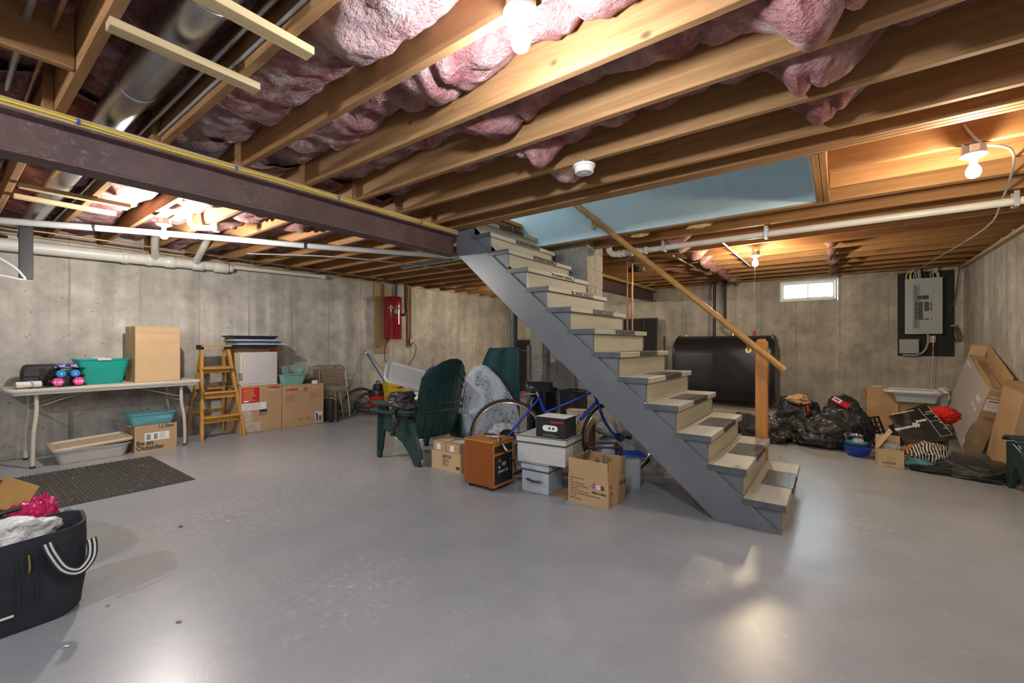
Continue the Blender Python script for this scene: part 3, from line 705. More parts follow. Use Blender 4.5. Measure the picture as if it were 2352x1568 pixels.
# right-hand drain pipe beyond the stairwell
pp = thing('drain_pipe', 'cream plastic drain pipe hung below the joists beyond the stairwell', 'pipe', (0,0,0))
MB().cyl((-1.72, 4.75, 2.20), (XR-.06, 4.75, 2.205), .030, n=20).build('pipe_run', 'pvc', pp, smooth=50)
MB().cyl((-2.02, 4.75, 2.20), (-1.70, 4.75, 2.20), .034, n=20).build('pipe_run', 'pvc', pp, smooth=50)
MB().tube(spline([(-2.0, 4.75, 2.20), (-2.10, 4.75, 2.205), (-2.155, 4.75, 2.255), (-2.16, 4.75, 2.34), (-2.16, 4.75, 2.45)], 6), .034, 16).build('elbow', 'pvc', pp, smooth=50)
for x, r in ((-2.03, .041), (-1.98, .041), (-1.88, .041), (-1.82, .041), (-1.72, .041)):
    MB().cyl((x-.016, 4.75, 2.20), (x+.016, 4.75, 2.20), r, n=20).build('coupling', 'pvc', pp, bevel=.003, smooth=50)
for x in (-1.90, -1.52, -.56, 1.02):
    MB().box(x-.014, x+.014, 4.708, 4.792, 2.160, 2.166).build('hanger_strap', 'zinc', pp)
    for y in (4.709, 4.789): MB().box(x-.014, x+.014, y, y+.002, 2.160, ZJ).build('hanger_strap', 'zinc', pp)
# vertical copper pipes and little board behind the stairs
cb = tag(MB().hexa([(-2.22,5.435,2.19),(-1.97,5.435,2.19),(-1.97,5.454,2.19),(-2.22,5.454,2.19)], [(-2.215,5.435,2.40),(-1.97,5.435,2.40),(-1.97,5.454,2.40),(-2.215,5.454,2.40)]).build('pipe_board', 'strip_wood', None, bevel=.002), 'pale plywood board holding two copper pipes behind the stairs', 'board')
for x, lab in ((-2.203, 'left of two vertical copper pipes behind the stairs'), (-2.138, 'right of two vertical copper pipes behind the stairs')):
    tag(MB().cyl((x, 5.415, 0), (x, 5.415, 2.26), .011, n=12).build('copper_pipe', 'copper', None, smooth=50), lab, 'pipe', 'vertical copper pipes')
for (x, y0, y1, lab) in ((-1.016, 4.95, 6.9, 'thin grey conduit under the joists near the far bulb'), (-1.66, 5.5, 7.3, 'thin grey conduit under the joists left of the far bulb')):
    tag(MB().cyl((x, y0, ZJ-.014), (x, y1, ZJ-.014), .012, n=10).build('conduit', 'zinc', None, smooth=50), lab, 'conduit')
go = thing('rail_opener', 'small black box under the joists beside the chimney', 'box', (-2.30, 5.9, 2.17))
MB().box(-.09, .09, -.05, .05, 0, .06).build('case', 'black_plastic', go, bevel=.006); MB().box(.05, .14, -.02, .02, .01, .05).build('bracket', 'zinc', go); MB().box(-.03, .03, -.03, .03, .06, ZJ-2.17).build('mount', 'black_plastic', go)
# lally column
co = thing('steel_column', 'round dark grey steel column standing under the beam', 'column', (-3.06, 4.10, 0))
MB().cyl((0,0,.012), (0,0,2.262), .0445, n=24).build('column_shaft', 'column_paint', co, smooth=50)
MB().box(-.09, .09, -.09, .09, 0, .012).build('base_plate', 'column_paint', co, bevel=.002); MB().box(-.08, .08, -.07, .07, 2.262, ZJ-.0005).build('cap_plate', 'column_paint', co, bevel=.002)
# ------------------------------------------------------------------ block chimney
ch = thing('block_chimney', 'square chimney of grey concrete blocks behind the stairs', 'chimney', (-3.085, 4.48, 0))
MB().box(.008, .777, .008, .40, 0, ZJ+.2).build('mortar_core', 'mortar', ch)
hb = .203
for r in range(12):
    z0 = r*hb; z1 = min(z0+hb-.010, ZJ+.2)
    if z1-z0 < .02: continue
    cuts = [(0, .39), (.40, .785)] if r % 2 == 0 else [(0, .19), (.20, .59), (.60, .785)]
    for a, b_ in cuts:
        if b_ > .7:   # corner block shows on two faces
            dpt = .408 if r % 2 else .20
            MB().box(a, b_, 0, dpt, z0, z1).build('concrete_block', 'block', ch, bevel=.004)
            if dpt < .3: MB().box(.60, .785, .21, .408, z0, z1).build('concrete_block', 'block', ch, bevel=.004)
        else: MB().box(a, b_, 0, .19, z0, z1).build('concrete_block', 'block', ch, bevel=.004)
    MB().box(0, .19, .20, .408, z0, z1).build('concrete_block', 'block', ch, bevel=.004)
# ------------------------------------------------------------------ oil tank
tk = thing('oil_tank', 'large black steel heating oil tank lying against the far wall', 'tank', (-1.63, 8.36, 0))
def obround(hw, r, hh, n=14):
    p = []
    for i in range(n+1): t = PI*i/n; p.append((r*math.cos(t), hh+r*math.sin(t)))
    for i in range(n+1): t = PI+PI*i/n; p.append((r*math.cos(t), -hh+r*math.sin(t)))
    return p
def tank_body():
    secs = [(-.80, .80), (-.795, .93), (-.775, .985), (-.74, 1), (.74, 1), (.775, .985), (.795, .93), (.80, .80)]
    b = MB(); n = 30; vs = []
    for x, k in secs:
        for (y, z) in obround(0, .335*(1-(1-k)*.9), .225*k+.0): vs.append((x, y, z+.745))
    fs = [(i*n+j, i*n+(j+1) % n, (i+1)*n+(j+1) % n, (i+1)*n+j) for i in range(len(secs)-1) for j in range(n)]
    fs += [tuple(range(n)), tuple((len(secs)-1)*n+k for k in range(n-1, -1, -1))]
    return b.add(vs, fs)
tank_body().build('tank_body', 'tank_black', tk, smooth=40)
for x in (-.745, .745):
    b = MB(); pts = [(x, y*1.012, z*1.012+.745) for (y, z) in obround(0, .335, .225)]
    b.tube(pts, .008, 6, True).build('end_seam', 'tank_black', tk, smooth=50)
for x in (-.6, .6):
    for y in (-.22, .22): MB().cyl((x, y, .08), (x, y, .30), .022, n=12).build('leg', 'tank_black', tk)
struct(MB().box(-2.55, -.75, 7.95, YF-.01, 0, .08).build('trim_1', 'mortar', None, bevel=.01), 'low concrete pad under the oil tank')
def tpipe(name, pts, r, mat, label, sm=5):
    return tag(MB().tube(spline(pts, sm), r, 12).build(name, mat, None, smooth=50), label, 'pipe')
tpipe('fill_pipe', [(-1.80, 8.40, 1.28), (-1.80, 8.42, 1.8), (-1.80, 8.44, 2.30)], .025, 'black_iron', 'rusty black iron fill pipe rising from the tank top')
tpipe('vent_pipe', [(-1.49, 8.42, 1.28), (-1.49, 8.42, 1.38), (-1.50, 8.45, 1.435), (-1.58, 8.47, 1.45), (-1.64, 8.48, 1.50), (-1.64, 8.49, 1.60), (-1.64, 8.5, 2.30)], .025, 'black_iron', 'black iron vent pipe with an elbow above the tank', 6)
for x, m_, h in ((-.65, 'brass', .03), (.14, 'brass', .06), (.46, 'red', .085), (-.17, 'black_iron', .03)):
    MB().cyl((x, .04, 1.28), (x, .04, 1.30+h), .022, .019, n=12).build('tank_fitting', m_, tk, smooth=40)
sg = thing('sump_pipe', 'thin black upright pipe with a valve left of the oil tank', 'pipe', (-2.62, 8.2, 0))
MB().cyl((0,0,0), (0,0,1.30), .017, n=12).build('pipe_shaft', 'black_iron', sg, smooth=50); MB().box(-.03, .03, -.03, .03, .95, 1.03).build('valve', 'black_iron', sg, bevel=.01); MB().cyl((-.05,0,1.0), (.05,0,1.0), .008, n=8).build('valve_handle', 'black_iron', sg)
# window screens against the far wall
glassy('screen_mesh', (.03, .03, .03), .8, .75)
def screen(x0, x1, z1, y, label, mat='black_iron'):
    t = thing('window_screen', label, 'screen', (x0, y, 0)); wd = x1-x0
    Mx = TR(0, 0, 0, -4, 0, 0)
    fr = ring(0, wd, 0, z1, .022, -.006, .006); fr.v = [tuple(Mx @ Vector(p)) for p in fr.v]; fr.build('screen_frame', mat, t, bevel=.002)
    mb = MB(Mx).box(.02, wd-.02, -.001, .001, .02, z1-.02); mb.build('mesh_panel', 'screen_mesh', t)
screen(-3.75, -3.08, 1.70, 8.70, 'dark framed window screen behind the copper pipes')
screen(-3.22, -2.92, 1.69, 8.62, 'narrow dark window screen overlapping the wider one')
plain('brown_frame', (.16, .11, .075), .6, var=.15)
screen(-6.62, -6.05, 1.28, 8.70, 'brown framed window screen left of the chimney', 'brown_frame')
screen(-6.45, -5.95, 1.02, 8.60, 'shorter brown framed screen left of the chimney', 'brown_frame')
# ------------------------------------------------------------------ electric panel
eb = tag(MB().box(.70, 1.314, YF-.02, YF-.001, .985, 2.235).build('panel_backboard', 'black_matte', None, bevel=.002), 'black painted plywood board on the far wall behind the breaker panel', 'board')
plain('panel_grey', (.36, .39, .37), .38, var=.05, sc=3)
plain('box_grey', (.33, .33, .33), .5, var=.05)
ep = thing('breaker_panel', 'grey metal electric breaker panel with its door open', 'electric panel', (.977, YF-.021, 1.72))
MB().box(-.190, .190, -.085, 0, -.395, .395).build('panel_box', 'panel_grey', ep, bevel=.003)
ring(-.203, .203, -.41, .41, .10, -.095, -.0855).build('panel_cover', 'panel_grey', ep, bevel=.002)
MB().box(-.103, .103, -.0865, -.0855, -.31, .31).build('dead_front', 'panel_grey', ep)
MB().box(-.115, -.108, -.21, -.095, -.32, .32).build('panel_door', 'panel_grey', ep, bevel=.002)
MB().box(-.1075, -.106, -.18, -.12, -.03, .27).build('circuit_chart', 'cardboard', ep)
for col_, x0, x1, rows in (('l', -.085, -.005, list(range(13))), ('r', .010, .09, list(range(7))+[12])):
    for r in rows:
        z1 = .065-r*.0205; br_ = MB().box(x0, x1, -.094, -.0865, z1-.0185, z1).build('breaker', 'black_plastic', ep, bevel=.001)
        xs = (x0+.012, x0+.03) if col_ == 'l' else (x1-.03, x1-.012)
        MB().box(xs[0], xs[1], -.099, -.0942, z1-.0155, z1-.003).build('switch', 'ink_white' if (r % 3 == 0) else 'ink_grey', br_)
for q in range(4): MB().box(-.062+.031*q, -.036+.031*q, -.10, -.0865, .10, .155).build('main_breaker', 'black_plastic', ep, bevel=.002)
for x, z in ((-.185,.39), (.185,.39), (-.185,-.39), (.185,-.39), (-.185,0), (.185,0)): MB().cyl((x, -.0975, z), (x, -.0955, z), .007, n=10).build('screw', 'zinc', ep)
gb = thing('junction_cabinet', 'small grey metal box below left of the breaker panel', 'electric box', (.823, YF-.021, 1.128))
MB().box(-.108, .108, -.09, 0, -.106, .10).build('cabinet_body', 'box_grey', gb, bevel=.004); MB().box(-.112, .112, -.096, 0, .10, .108).build('cabinet_lid', 'box_grey', gb, bevel=.002)
MB().cyl((0, -.095, -.095), (0, -.09, -.095), .006, n=8).build('screw', 'zinc', gb)
ol = thing('outlet_box', 'grey outlet with a white plug below the breaker panel', 'outlet', (1.082, YF-.021, 1.235))
MB().box(-.033, .033, -.05, 0, -.055, .052).build('outlet_case', 'box_grey', ol, bevel=.004)
for z in (.022, -.022): MB().lathe([(0,0), (.016,0), (.017,-.003), (0,-.003)], 16, TR(0, -.0505, z, 90, 0, 0)).build('socket', 'cream_cable', ol)
MB().box(-.014, .014, -.085, -.052, -.038, -.008).build('plug', 'cream_cable', ol, bevel=.004)
MB().tube(spline([(0,-.08,-.035), (0,-.075,-.12), (-.004,-.06,-.4), (-.03,-.06,-1.0), (-.05,-.08,-1.23)], 5), .005, 8).build('cord', 'cream_cable', ol, smooth=50)
MB().cyl((0,-.076,-.19), (0,-.073,-.11), .009, n=10).build('red_sleeve', 'red', ol)
yrun([(1.03, YF-.07, 1.315), (1.03, YF-.07, 1.18), (.99, YF-.075, 1.06), (.90, YF-.075, 1.0), (.75, YF-.07, 1.0)], .015, 'conduit', 'box_grey', 'curved grey conduit from the panel to the small box', 'conduit', 10)
rc = random.Random(5)
for i, (x, m_, lab) in enumerate(((.80, 'cream_cable', 'cream cable looping into the panel top, leftmost'), (.835, 'yellow_cable', 'yellow cable entering the breaker panel top'), (.86, 'cream_cable', 'cream cable beside the yellow one on the panel'), (.885, 'grey_cable', 'grey cable entering the panel left of the conduit'), (.91, 'grey_cable', 'second grey cable left of the panel conduit'),
        (1.02, 'black_plastic', 'black cable entering the panel right of the conduit'), (1.07, 'grey_cable', 'grey cable entering the panel right half'), (1.10, 'grey_cable', 'grey cable near the panel right corner'), (1.13, 'cream_cable', 'cream cable near the panel right corner'), (1.145, 'cream_cable', 'rightmost cream cable entering the panel'))):
    yrun([(x, YF-.07, 2.11), (x-.02+.02*rc.random(), YF-.07, 2.19), (x+rc.uniform(-.05, .05), YF-.08, 2.25), (x+rc.uniform(-.04, .04), YF-.12, 2.33)], .007, 'panel_cable', m_, lab, 'cable', 8, 5, 'cables above the panel')
tag(MB().cyl((.945, YF-.06, 2.11), (.93, YF-.06, 2.29), .022, n=14).build('service_conduit', 'box_grey', None, smooth=50), 'thick grey conduit entering the top of the breaker panel', 'conduit')
yrun([(1.36, YF-.05, 2.28), (1.33, YF-.04, 1.9), (1.27, YF-.03, 1.62), (1.21, YF-.03, 1.42)], .007, 'black_cable', 'black_plastic', 'black cable hanging in the corner right of the panel', 'cable')
cl = thing('coax_splitter', 'small metal splitter with looped black cables right of the panel', 'splitter', (1.305, YF-.03, 1.43))
MB().box(-.035, .035, -.02, 0, -.012, .012, TR(0,0,0,0,-15,0)).build('splitter_body', 'chrome', cl, bevel=.003)
for k in range(3): MB().tube(spline([(-.02+.02*k, -.012, -.01), (-.03+.025*k, -.03, -.12), (.0+.03*k, -.03, -.23), (.04+.02*k, -.03, -.16), (.02+.01*k, -.02, -.02)], 6), .004, 6).build('cable_loop', 'black_plastic', cl, smooth=50)
yrun([(.55, 3.45, 2.38), (.62, 3.46, 2.262), (.80, 3.75, 2.255), (1.0, 5.0, 2.258), (1.1, 6.0, 2.262), (1.0, 7.6, 2.262), (.93, 8.6, 2.262)], .007, 'grey_cable', 'grey_cable', 'grey cable under the joists from the right bulb to the panel', 'cable')
yrun([(1.36, 2.6, 2.262), (1.365, 4.5, 2.262), (1.362, 6.5, 2.262), (1.365, 8.6, 2.262)], .008, 'grey_cable', 'grey_cable', 'grey cable along the top of the right wall', 'cable')
# ------------------------------------------------------------------ central vacuum on the left wall
vb = tag(MB().box(XL+.0005, XL+.022, 4.76, 5.05, 1.0, 2.25).build('mounting_board', 'board_wood', None, bevel=.002), 'plain wood board on the left wall behind the red canister', 'board')
cv = thing('central_vacuum', 'tall glossy dark red vacuum canister hung on the left wall', 'vacuum', (-6.50, 5.04, 1.25))
MB().lathe([(.0,.0), (.150,.0), (.155,.01), (.155,.26), (.157,.265), (.155,.27), (.155,.57), (.155,.755), (.150,.765), (0,.775)], 36).build('canister', 'vac_red', cv, smooth=40)
for z in (.41, .55): MB().lathe([(.1555,-.006), (.159,-.005), (.159,.005), (.1555,.006)], 36, TR(0,0,z)).build('band', 'black_plastic', cv, smooth=40)
MB().box(.125, .165, -.10, -.02, .45, .535).build('control_box', 'black_plastic', cv, bevel=.004)
MB().box(.05, .12, -.155, -.14, .545, .57).build('clasp', 'chrome', cv, bevel=.003)
text(cv, 'VAC', .05, 'ink_black', frame((.147, -.06, .63), (.1, 1, 0), (0, 0, 1)), 'emblem', .002)
tpipe('vacuum_pipe', [(-6.48, 5.10, 2.02), (-6.48, 5.10, 2.27)], .026, 'dark_pipe', 'black pipe rising from the red canister top', 1)
tpipe('vacuum_pipe', [(-6.42, 5.19, 1.70), (-6.42, 5.24, 1.71), (-6.45, 5.30, 1.76), (-6.48, 5.32, 1.85), (-6.50, 5.32, 2.27)], .028, 'dark_pipe', 'black pipe with an elbow beside the red canister', 6)
ws = thing('wiring_board', 'narrow brown wood strip with an outlet right of the red canister', 'board', (XL+.001, 5.55, 1.11))
MB().box(0, .035, -.055, .045, 0, 1.15).build('wood_strip', 'strip_wood_z', ws, bevel=.002)
MB().cyl((.047, .01, .16), (.047, .01, 1.15), .009, n=10).build('conduit', 'grey_cable', ws, smooth=50)
MB().box(.036, .08, -.02, .045, .06, .16).build('outlet', 'zinc', ws, bevel=.003)
yrun([(XL+.10, 5.56, 1.20), (XL+.10, 5.65, 1.10), (XL+.06, 5.62, .90), (XL+.05, 5.45, .70), (XL+.04, 5.28, .62), (XL+.04, 5.02, .78), (XL+.05, 4.95, 1.0), (-6.55, 4.95, 1.25)], .006, 'power_cord', 'black_plastic', 'black power cord hanging below the red canister', 'cord')
# ------------------------------------------------------------------ builders for cartons, tubs, lids
def rrect(w, d, r, n=5):
    p = []
    for cx, cy, a0 in ((w/2-r, d/2-r, 0), (-w/2+r, d/2-r, 90), (-w/2+r, -d/2+r, 180), (w/2-r, -d/2+r, 270)):
        for i in range(n+1): t = math.radians(a0+90*i/n); p.append((cx+r*math.cos(t), cy+r*math.sin(t)))
    return p
def loft(secs, capb=True, capt=True):
    """secs: list of (poly, z) with the same number of points"""
    n = len(secs[0][0]); vs = [(x, y, z) for poly, z in secs for x, y in poly]; m = len(secs)
    fs = [(i*n+j, i*n+(j+1) % n, (i+1)*n+(j+1) % n, (i+1)*n+j) for i in range(m-1) for j in range(n)]
    if capb: fs.append(tuple(range(n-1, -1, -1)))
    if capt: fs.append(tuple((m-1)*n+j for j in range(n)))
    return MB().add(vs, fs)
def tub(t, w, d, h, mat, taper=.86, r=.03, th=.004, rim=.012, name='tub_body'):
    wi, di = w*taper, d*taper
    s = [(rrect(wi, di, r), 0), (rrect(w, d, r), h-.012), (rrect(w+2*rim, d+2*rim, r+rim), h-.010), (rrect(w+2*rim, d+2*rim, r+rim), h),
         (rrect(w-2*th, d-2*th, r), h), (rrect(wi-2*th, di-2*th, r), th)]
    return loft(s).build(name, mat, t, smooth=40)
def lid(t, w, d, mat, M4=None, h=.022, r=.04, name='lid_panel'):
    s = [(rrect(w, d, r), 0), (rrect(w+.006, d+.006, r), h*.6), (rrect(w-.01, d-.01, r), h), (rrect(w-.05, d-.05, r*.8), h), (rrect(w-.07, d-.07, r*.7), h*.45), (rrect(w-.12, d-.12, r*.6), h*.45), (rrect(w-.13, d-.13, r*.6), h*.7)]
    b = loft(s)
    if M4 is not None: b.v = [tuple(M4 @ Vector(p)) for p in b.v]
    return b.build(name, mat, t, smooth=40)
def carton(label, loc, rz, w, d, h, mat='cardboard', tape=True, name='cardboard_box', cat='box', M4=None, group=None):
    t = thing(name, label, cat, loc, rz, group, M4)
    MB().box(-w/2, w/2, -d/2, d/2, 0, h-.004).build('box_body', mat, t, bevel=.004)
    for s in (-1, 1):
        y0, y1 = (-d/2+.001, -.0015) if s < 0 else (.0015, d/2-.001)
        MB().box(-w/2+.001, w/2-.001, y0, y1, h-.004, h).build('flap', mat, t, bevel=.001)
    if tape:
        MB().box(-w/2, w/2, -.024, .024, h+.0001, h+.0006).build('tape', 'packing_tape', t)
        for s in (-1, 1):
            x = s*(w/2+.0004); MB().box(x-.0003, x+.0003, -.024, .024, h-.07, h).build('tape', 'packing_tape', t)
    return t
def opencarton(label, loc, rz, w, d, h, mat='cardboard', flaps=((0, 0, 40),), th=.004, name='cardboard_box', M4=None):
    """flaps: (side, fraction, angle from upright) side 0 front -y, 1 right +x, 2 back +y, 3 left -x"""
    t = thing(name, label, 'box', loc, rz, None, M4)
    vs_o = [(-w/2,-d/2), (w/2,-d/2), (w/2,d/2), (-w/2,d/2)]; vs_i = [(-w/2+th,-d/2+th), (w/2-th,-d/2+th), (w/2-th,d/2-th), (-w/2+th,d/2-th)]
    loft([(vs_o, 0), (vs_o, h), (vs_i, h), (vs_i, th)]).build('box_body', mat, t, smooth=20)
    for side, L_, ang in flaps:
        wd, off = ((w, d/2) if side in (0, 2) else (d, w/2))
        m4 = rotm(0, 0, {0: 0, 1: 90, 2: 180, 3: 270}[side]) @ TR(0, -off+th/2, h, ang, 0, 0)
        MB(m4).box(-wd/2+.003, wd/2-.003, -th/2, th/2, .0, L_).build('flap', mat, t, bevel=.001)
    return t
def face(w, d, h, x, z, side=0, off=.0012):
    """matrix of a text/label origin on the front face of a carton (x from centre, z from bottom)"""
    if side == 0: return frame((x, -d/2-off, z), (1,0,0), (0,0,1))
    if side == 1: return frame((w/2+off, x, z), (0,1,0), (0,0,1))
    if side == 3: return frame((-w/2-off, x, z), (0,-1,0), (0,0,1))
def patch(t, M4, w, h, mat, name='label'):
    return MB(M4).box(0, w, 0, h, -.0006, .0003).build(name, mat, t)
def bars(t, M4, w, h, n, mat='ink_black', seed=0, name='barcode'):
    r = random.Random(seed); b = MB(M4); x = 0
    while x < w:
        q = r.uniform(.25, 1)*w/n; b.box(x, min(x+q*.6, w), 0, h, .0004, .0009); x += q*1.1
    return b.build(name, mat, t, kind='stuff')
def lines(t, M4, w, rows, dz, hgt, mat, seed=0, name='small_print'):
    r = random.Random(seed); b = MB(M4)
    for k in range(rows): 
        x = 0; L_ = w*r.uniform(.55, 1)
        while x < L_:
            q = r.uniform(.02, .07)*w*2; b.box(x, min(x+q, L_), -k*dz-hgt, -k*dz, .0003, .0008); x += q+w*.03
    return b.build(name, mat, t, kind='stuff')
def lump(c, rx, ry, rz, seed, amp=.22, sc=1.6, sub=4, floor=.003, ridge=.10):
    def dsp(n):
        p = n*1.0
        return amp*fbm(p, sc, seed, 3)+ridge*(1-abs(nz(p, sc*2.3, seed+5))*2)*.6+ridge*.35*(1-2*abs(nz(p, sc*6, seed+9)))
    b = MB().ball(c, rx, ry, rz, sub, dsp); b.v = [(x, y, max(z, floor)) for x, y, z in b.v]; return b
def bagmat(name, col, rough, bs=9, st=.9):
    m, nt, b = nodes(name); b.inputs['Base Color'].default_value = c4(col); b.inputs['Roughness'].default_value = rough
    v = coords(nt); n = N(nt, 'ShaderNodeTexNoise'); n.inputs['Scale'].default_value = bs; n.inputs['Detail'].default_value = 5; n.inputs['Distortion'].default_value = 1.2; L(nt, v, n.inputs[0])
    ab = N(nt, 'ShaderNodeMath', operation='PINGPONG'); ab.inputs[1].default_value = .12; L(nt, n.outputs[0], ab.inputs[0])
    bump(nt, b, ab.outputs[0], st, .12)
bagmat('trash_black', (.030, .030, .031), .33, 4, .7)
bagmat('trash_white', (.72, .72, .71), .35, 8, .6)
bagmat('pink_bag', (.70, .02, .14), .22)
plain('table_top', (.60, .55, .46), .45, var=.05, sc=10, bmp=.05)
plain('table_metal', (.56, .52, .45), .4, var=.05)
plain('table_skirt', (.33, .33, .32), .5, var=.06)
# ------------------------------------------------------------------ folding table
ft = thing('folding_table', 'long beige folding table against the left wall', 'table', (-6.29, 1.15, 0))
b = loft([(rrect(.64, 1.50, .06), .712), (rrect(.655, 1.515, .065), .722), (rrect(.655, 1.515, .065), .738), (rrect(.64, 1.50, .06), .745)]); b.build('table_top', 'table_top', ft, smooth=40)
ring_ = [(rrect(.635, 1.49, .06), .690), (rrect(.635, 1.49, .06), .712), (rrect(.60, 1.455, .05), .712), (rrect(.60, 1.455, .05), .690)]
b = loft(ring_, False, False); n_ = len(ring_[0][0]); b.f += [(j, 3*n_+j, 3*n_+(j+1) % n_, (j+1) % n_) for j in range(n_)]; b.build('table_skirt', 'table_skirt', ft, smooth=30)
for sy, kink in ((-.585, -.010), (.60, .014)):
    for x in (.255, -.255):
        MB().tube(spline([(x, sy-kink*2.4, .70), (x, sy-kink*2.2, .50), (x, sy-kink*.6, .34), (x, sy, .16), (x, sy, .012)], 4), .0165, 12).build('leg', 'table_metal', ft, smooth=50)
        MB().cyl((x, sy, 0), (x, sy, .02), .019, n=12).build('foot_cap', 'dark_rubber', ft)
    MB().cyl((-.255, sy-kink*2.2, .52), (.255, sy-kink*2.2, .52), .010, n=10).build('cross_bar', 'table_metal', ft, smooth=50)
    e = 1 if sy < 0 else -1
    for x in (.20, -.20): MB().tube([(x*.9, sy-kink*2.2+.01, .56), (x*.4, sy+e*.42, .69)], .007, 8).build('brace', 'table_metal', ft)
# things on the table
TZ = .7455
bp = thing('black_pouch', 'black soft pouch with a flap behind the dumbbells', 'bag', (-6.44, .66, TZ))
plain('pouch_nylon', (.03, .03, .033), .55, var=.15, bmp=.3, bsc=50)
loft([(rrect(.13, .27, .03), 0), (rrect(.15, .29, .04), .05), (rrect(.15, .28, .05), .15), (rrect(.11, .25, .04), .20), (rrect(.05, .20, .02), .215)]).build('pouch_body', 'pouch_nylon', bp, smooth=50)
MB().box(.062, .082, -.13, .13, .09, .17).build('flap', 'pouch_nylon', bp, bevel=.01); MB().box(.083, .087, -.02, .02, .04, .18).build('strap', 'black_plastic', bp)
nr = thing('rolled_newspaper', 'rolled up newspaper lying at the left end of the table', 'newspaper', (-6.12, .545, TZ+.035), 12)
plain('newsprint', (.66, .63, .58), .9, var=.22, sc=45)
def roll():
    vs = []; fs = []; n = 46
    for i in range(n):
        t = i*.42; r = .014+.021*i/n
        for y in (-.085, .085): vs.append((r*math.cos(t), y, r*math.sin(t)))
    return MB().add(vs, [(2*i, 2*i+1, 2*i+3, 2*i+2) for i in range(n-1)])
roll().build('paper_roll', 'newsprint', nr, smooth=60, sol=.001)
MB().lathe([(.0362,-.006), (.0368,0), (.0362,.006)], 20, TR(0,.02,0,90,0,0)).build('rubber_band', 'ink_grey', nr)
cc = thing('carabiner_strap', 'tangle of black straps with metal clips on the table front', 'strap', (-6.03, .62, TZ))
for k in range(4): MB().tube(spline([(-.02+.02*k, -.16+.04*k, .004), (.02, -.08+.03*k, .012), (-.03, .0+.02*k, .006), (.02, .09, .010), (-.02, .14+.02*k, .004)], 5), .004, 6).build('strap', 'black_plastic', cc, smooth=50)
for k in range(3): MB().tube(spline([(.02, -.13+.09*k, .006), (.03, -.11+.09*k, .008), (.02, -.085+.09*k, .006), (.005, -.11+.09*k, .006)], 5, True), .003, 6, True).build('clip', 'chrome', cc, smooth=50)
dr = thing('dumbbell_rack', 'black upright stand holding three pairs of dumbbells', 'rack', (-6.20, .808, TZ))
for y in (-.07, .07):
    MB().hexa([(-.09,y-.045,0), (.07,y-.045,0), (.07,y+.045,0), (-.09,y+.045,0)], [(-.05,y-.02,.20), (.015,y-.02,.20), (.015,y+.02,.20), (-.05,y+.02,.20)]).build('stand_block', 'black_plastic', dr, bevel=.006)
MB().box(-.09, .07, -.14, .14, 0, .012).build('stand_base', 'black_plastic', dr, bevel=.004)
for z in (.03, .11, .18): MB().box(.02, .075, -.13, .13, z-.008, z).build('shelf', 'black_plastic', dr, bevel=.003)
plain('dumb_purple', (.10, .07, .36), .4, var=.06); plain('dumb_blue', (.02, .22, .58), .4, var=.06); plain('dumb_pink', (.72, .06, .28), .4, var=.06)
for (y, z, m_, rr, q, lab) in ((.761,.950,'dumb_purple',.034,'2 LB','purple dumbbell at the top left of the rack'), (.843,.950,'dumb_purple',.034,'2 LB','purple dumbbell at the top right of the rack'), (.757,.872,'dumb_blue',.038,'2','blue dumbbell in the middle row left'), (.855,.872,'dumb_blue',.038,'2','blue dumbbell in the middle row right'),
                    (.735,.794,'dumb_pink',.046,'3 LB','pink dumbbell in the bottom row left'), (.880,.794,'dumb_pink',.046,'3 LB','pink dumbbell in the bottom row right')):
    t = thing('dumbbell', lab, 'dumbbell', (-6.12, y, z), group='dumbbells on the rack')
    for x in (.04, -.13):
        if m_ == 'dumb_blue': MB().lathe([(0,-.024), (rr*.8,-.022), (rr,-.012), (rr,.012), (rr*.8,.022), (0,.024)], 20, TR(x,0,0,0,90,0)).build('weight', m_, t, smooth=40)
        else:
            pl = [(rr*1.0*math.cos(k*PI/3), rr*(.95 if m_ == 'dumb_pink' else .62)*math.sin(k*PI/3)) for k in range(6)]
            MB().prism(pl, x-.024, x+.024, 'x').build('weight', m_, t, bevel=.006)
    MB().cyl((-.11,0,0), (.02,0,0), .013, n=12).build('handle', m_, t)
    text(t, q, rr*.62, 'ink_white', frame((.0655, 0, -rr*.2), (0,1,0), (0,0,1)), 'lettering', .0008, 'CENTER')
tb = thing('storage_bin', 'teal plastic storage bin with papers on the folding table', 'bin', (-6.31, 1.085, TZ), 90)
tub(tb, .41, .30, .262, 'teal_plastic', .76, .035)
plain('handle_grey', (.55, .55, .56), .4, var=.05); plain('lime_paper', (.35, .62, .16), .7, var=.1)
for s in (1, -1): MB().box(-.055, .055, s*.158-.012, s*.158+.012, .245, .272).build('latch', 'handle_grey', tb, bevel=.005)
for k in range(7): MB(TR(0, 0, .02+.022*k, 0, (k % 3)*3-2, (k*7) % 11-5)).box(-.12, .12, -.09, .09, 0, .012).build('paper_stack', ('lime_paper', 'paper_white', 'blue_plastic')[k % 3] if k % 3 != 2 else 'lime_paper', tb)
cbx = carton('plain tall cardboard box standing on the folding table', (-6.305, 1.525, TZ), 90, .405, .40, .612, 'cardboard_light')
patch(cbx, frame((-.20, -.2012, .525), (1,0,0), (0,0,1)), .40, .082, 'packing_tape', 'front_tape')
MB().box(-.203, .203, -.2015, -.2002, .430, .432).build('crease', 'cardboard_dark', cbx)
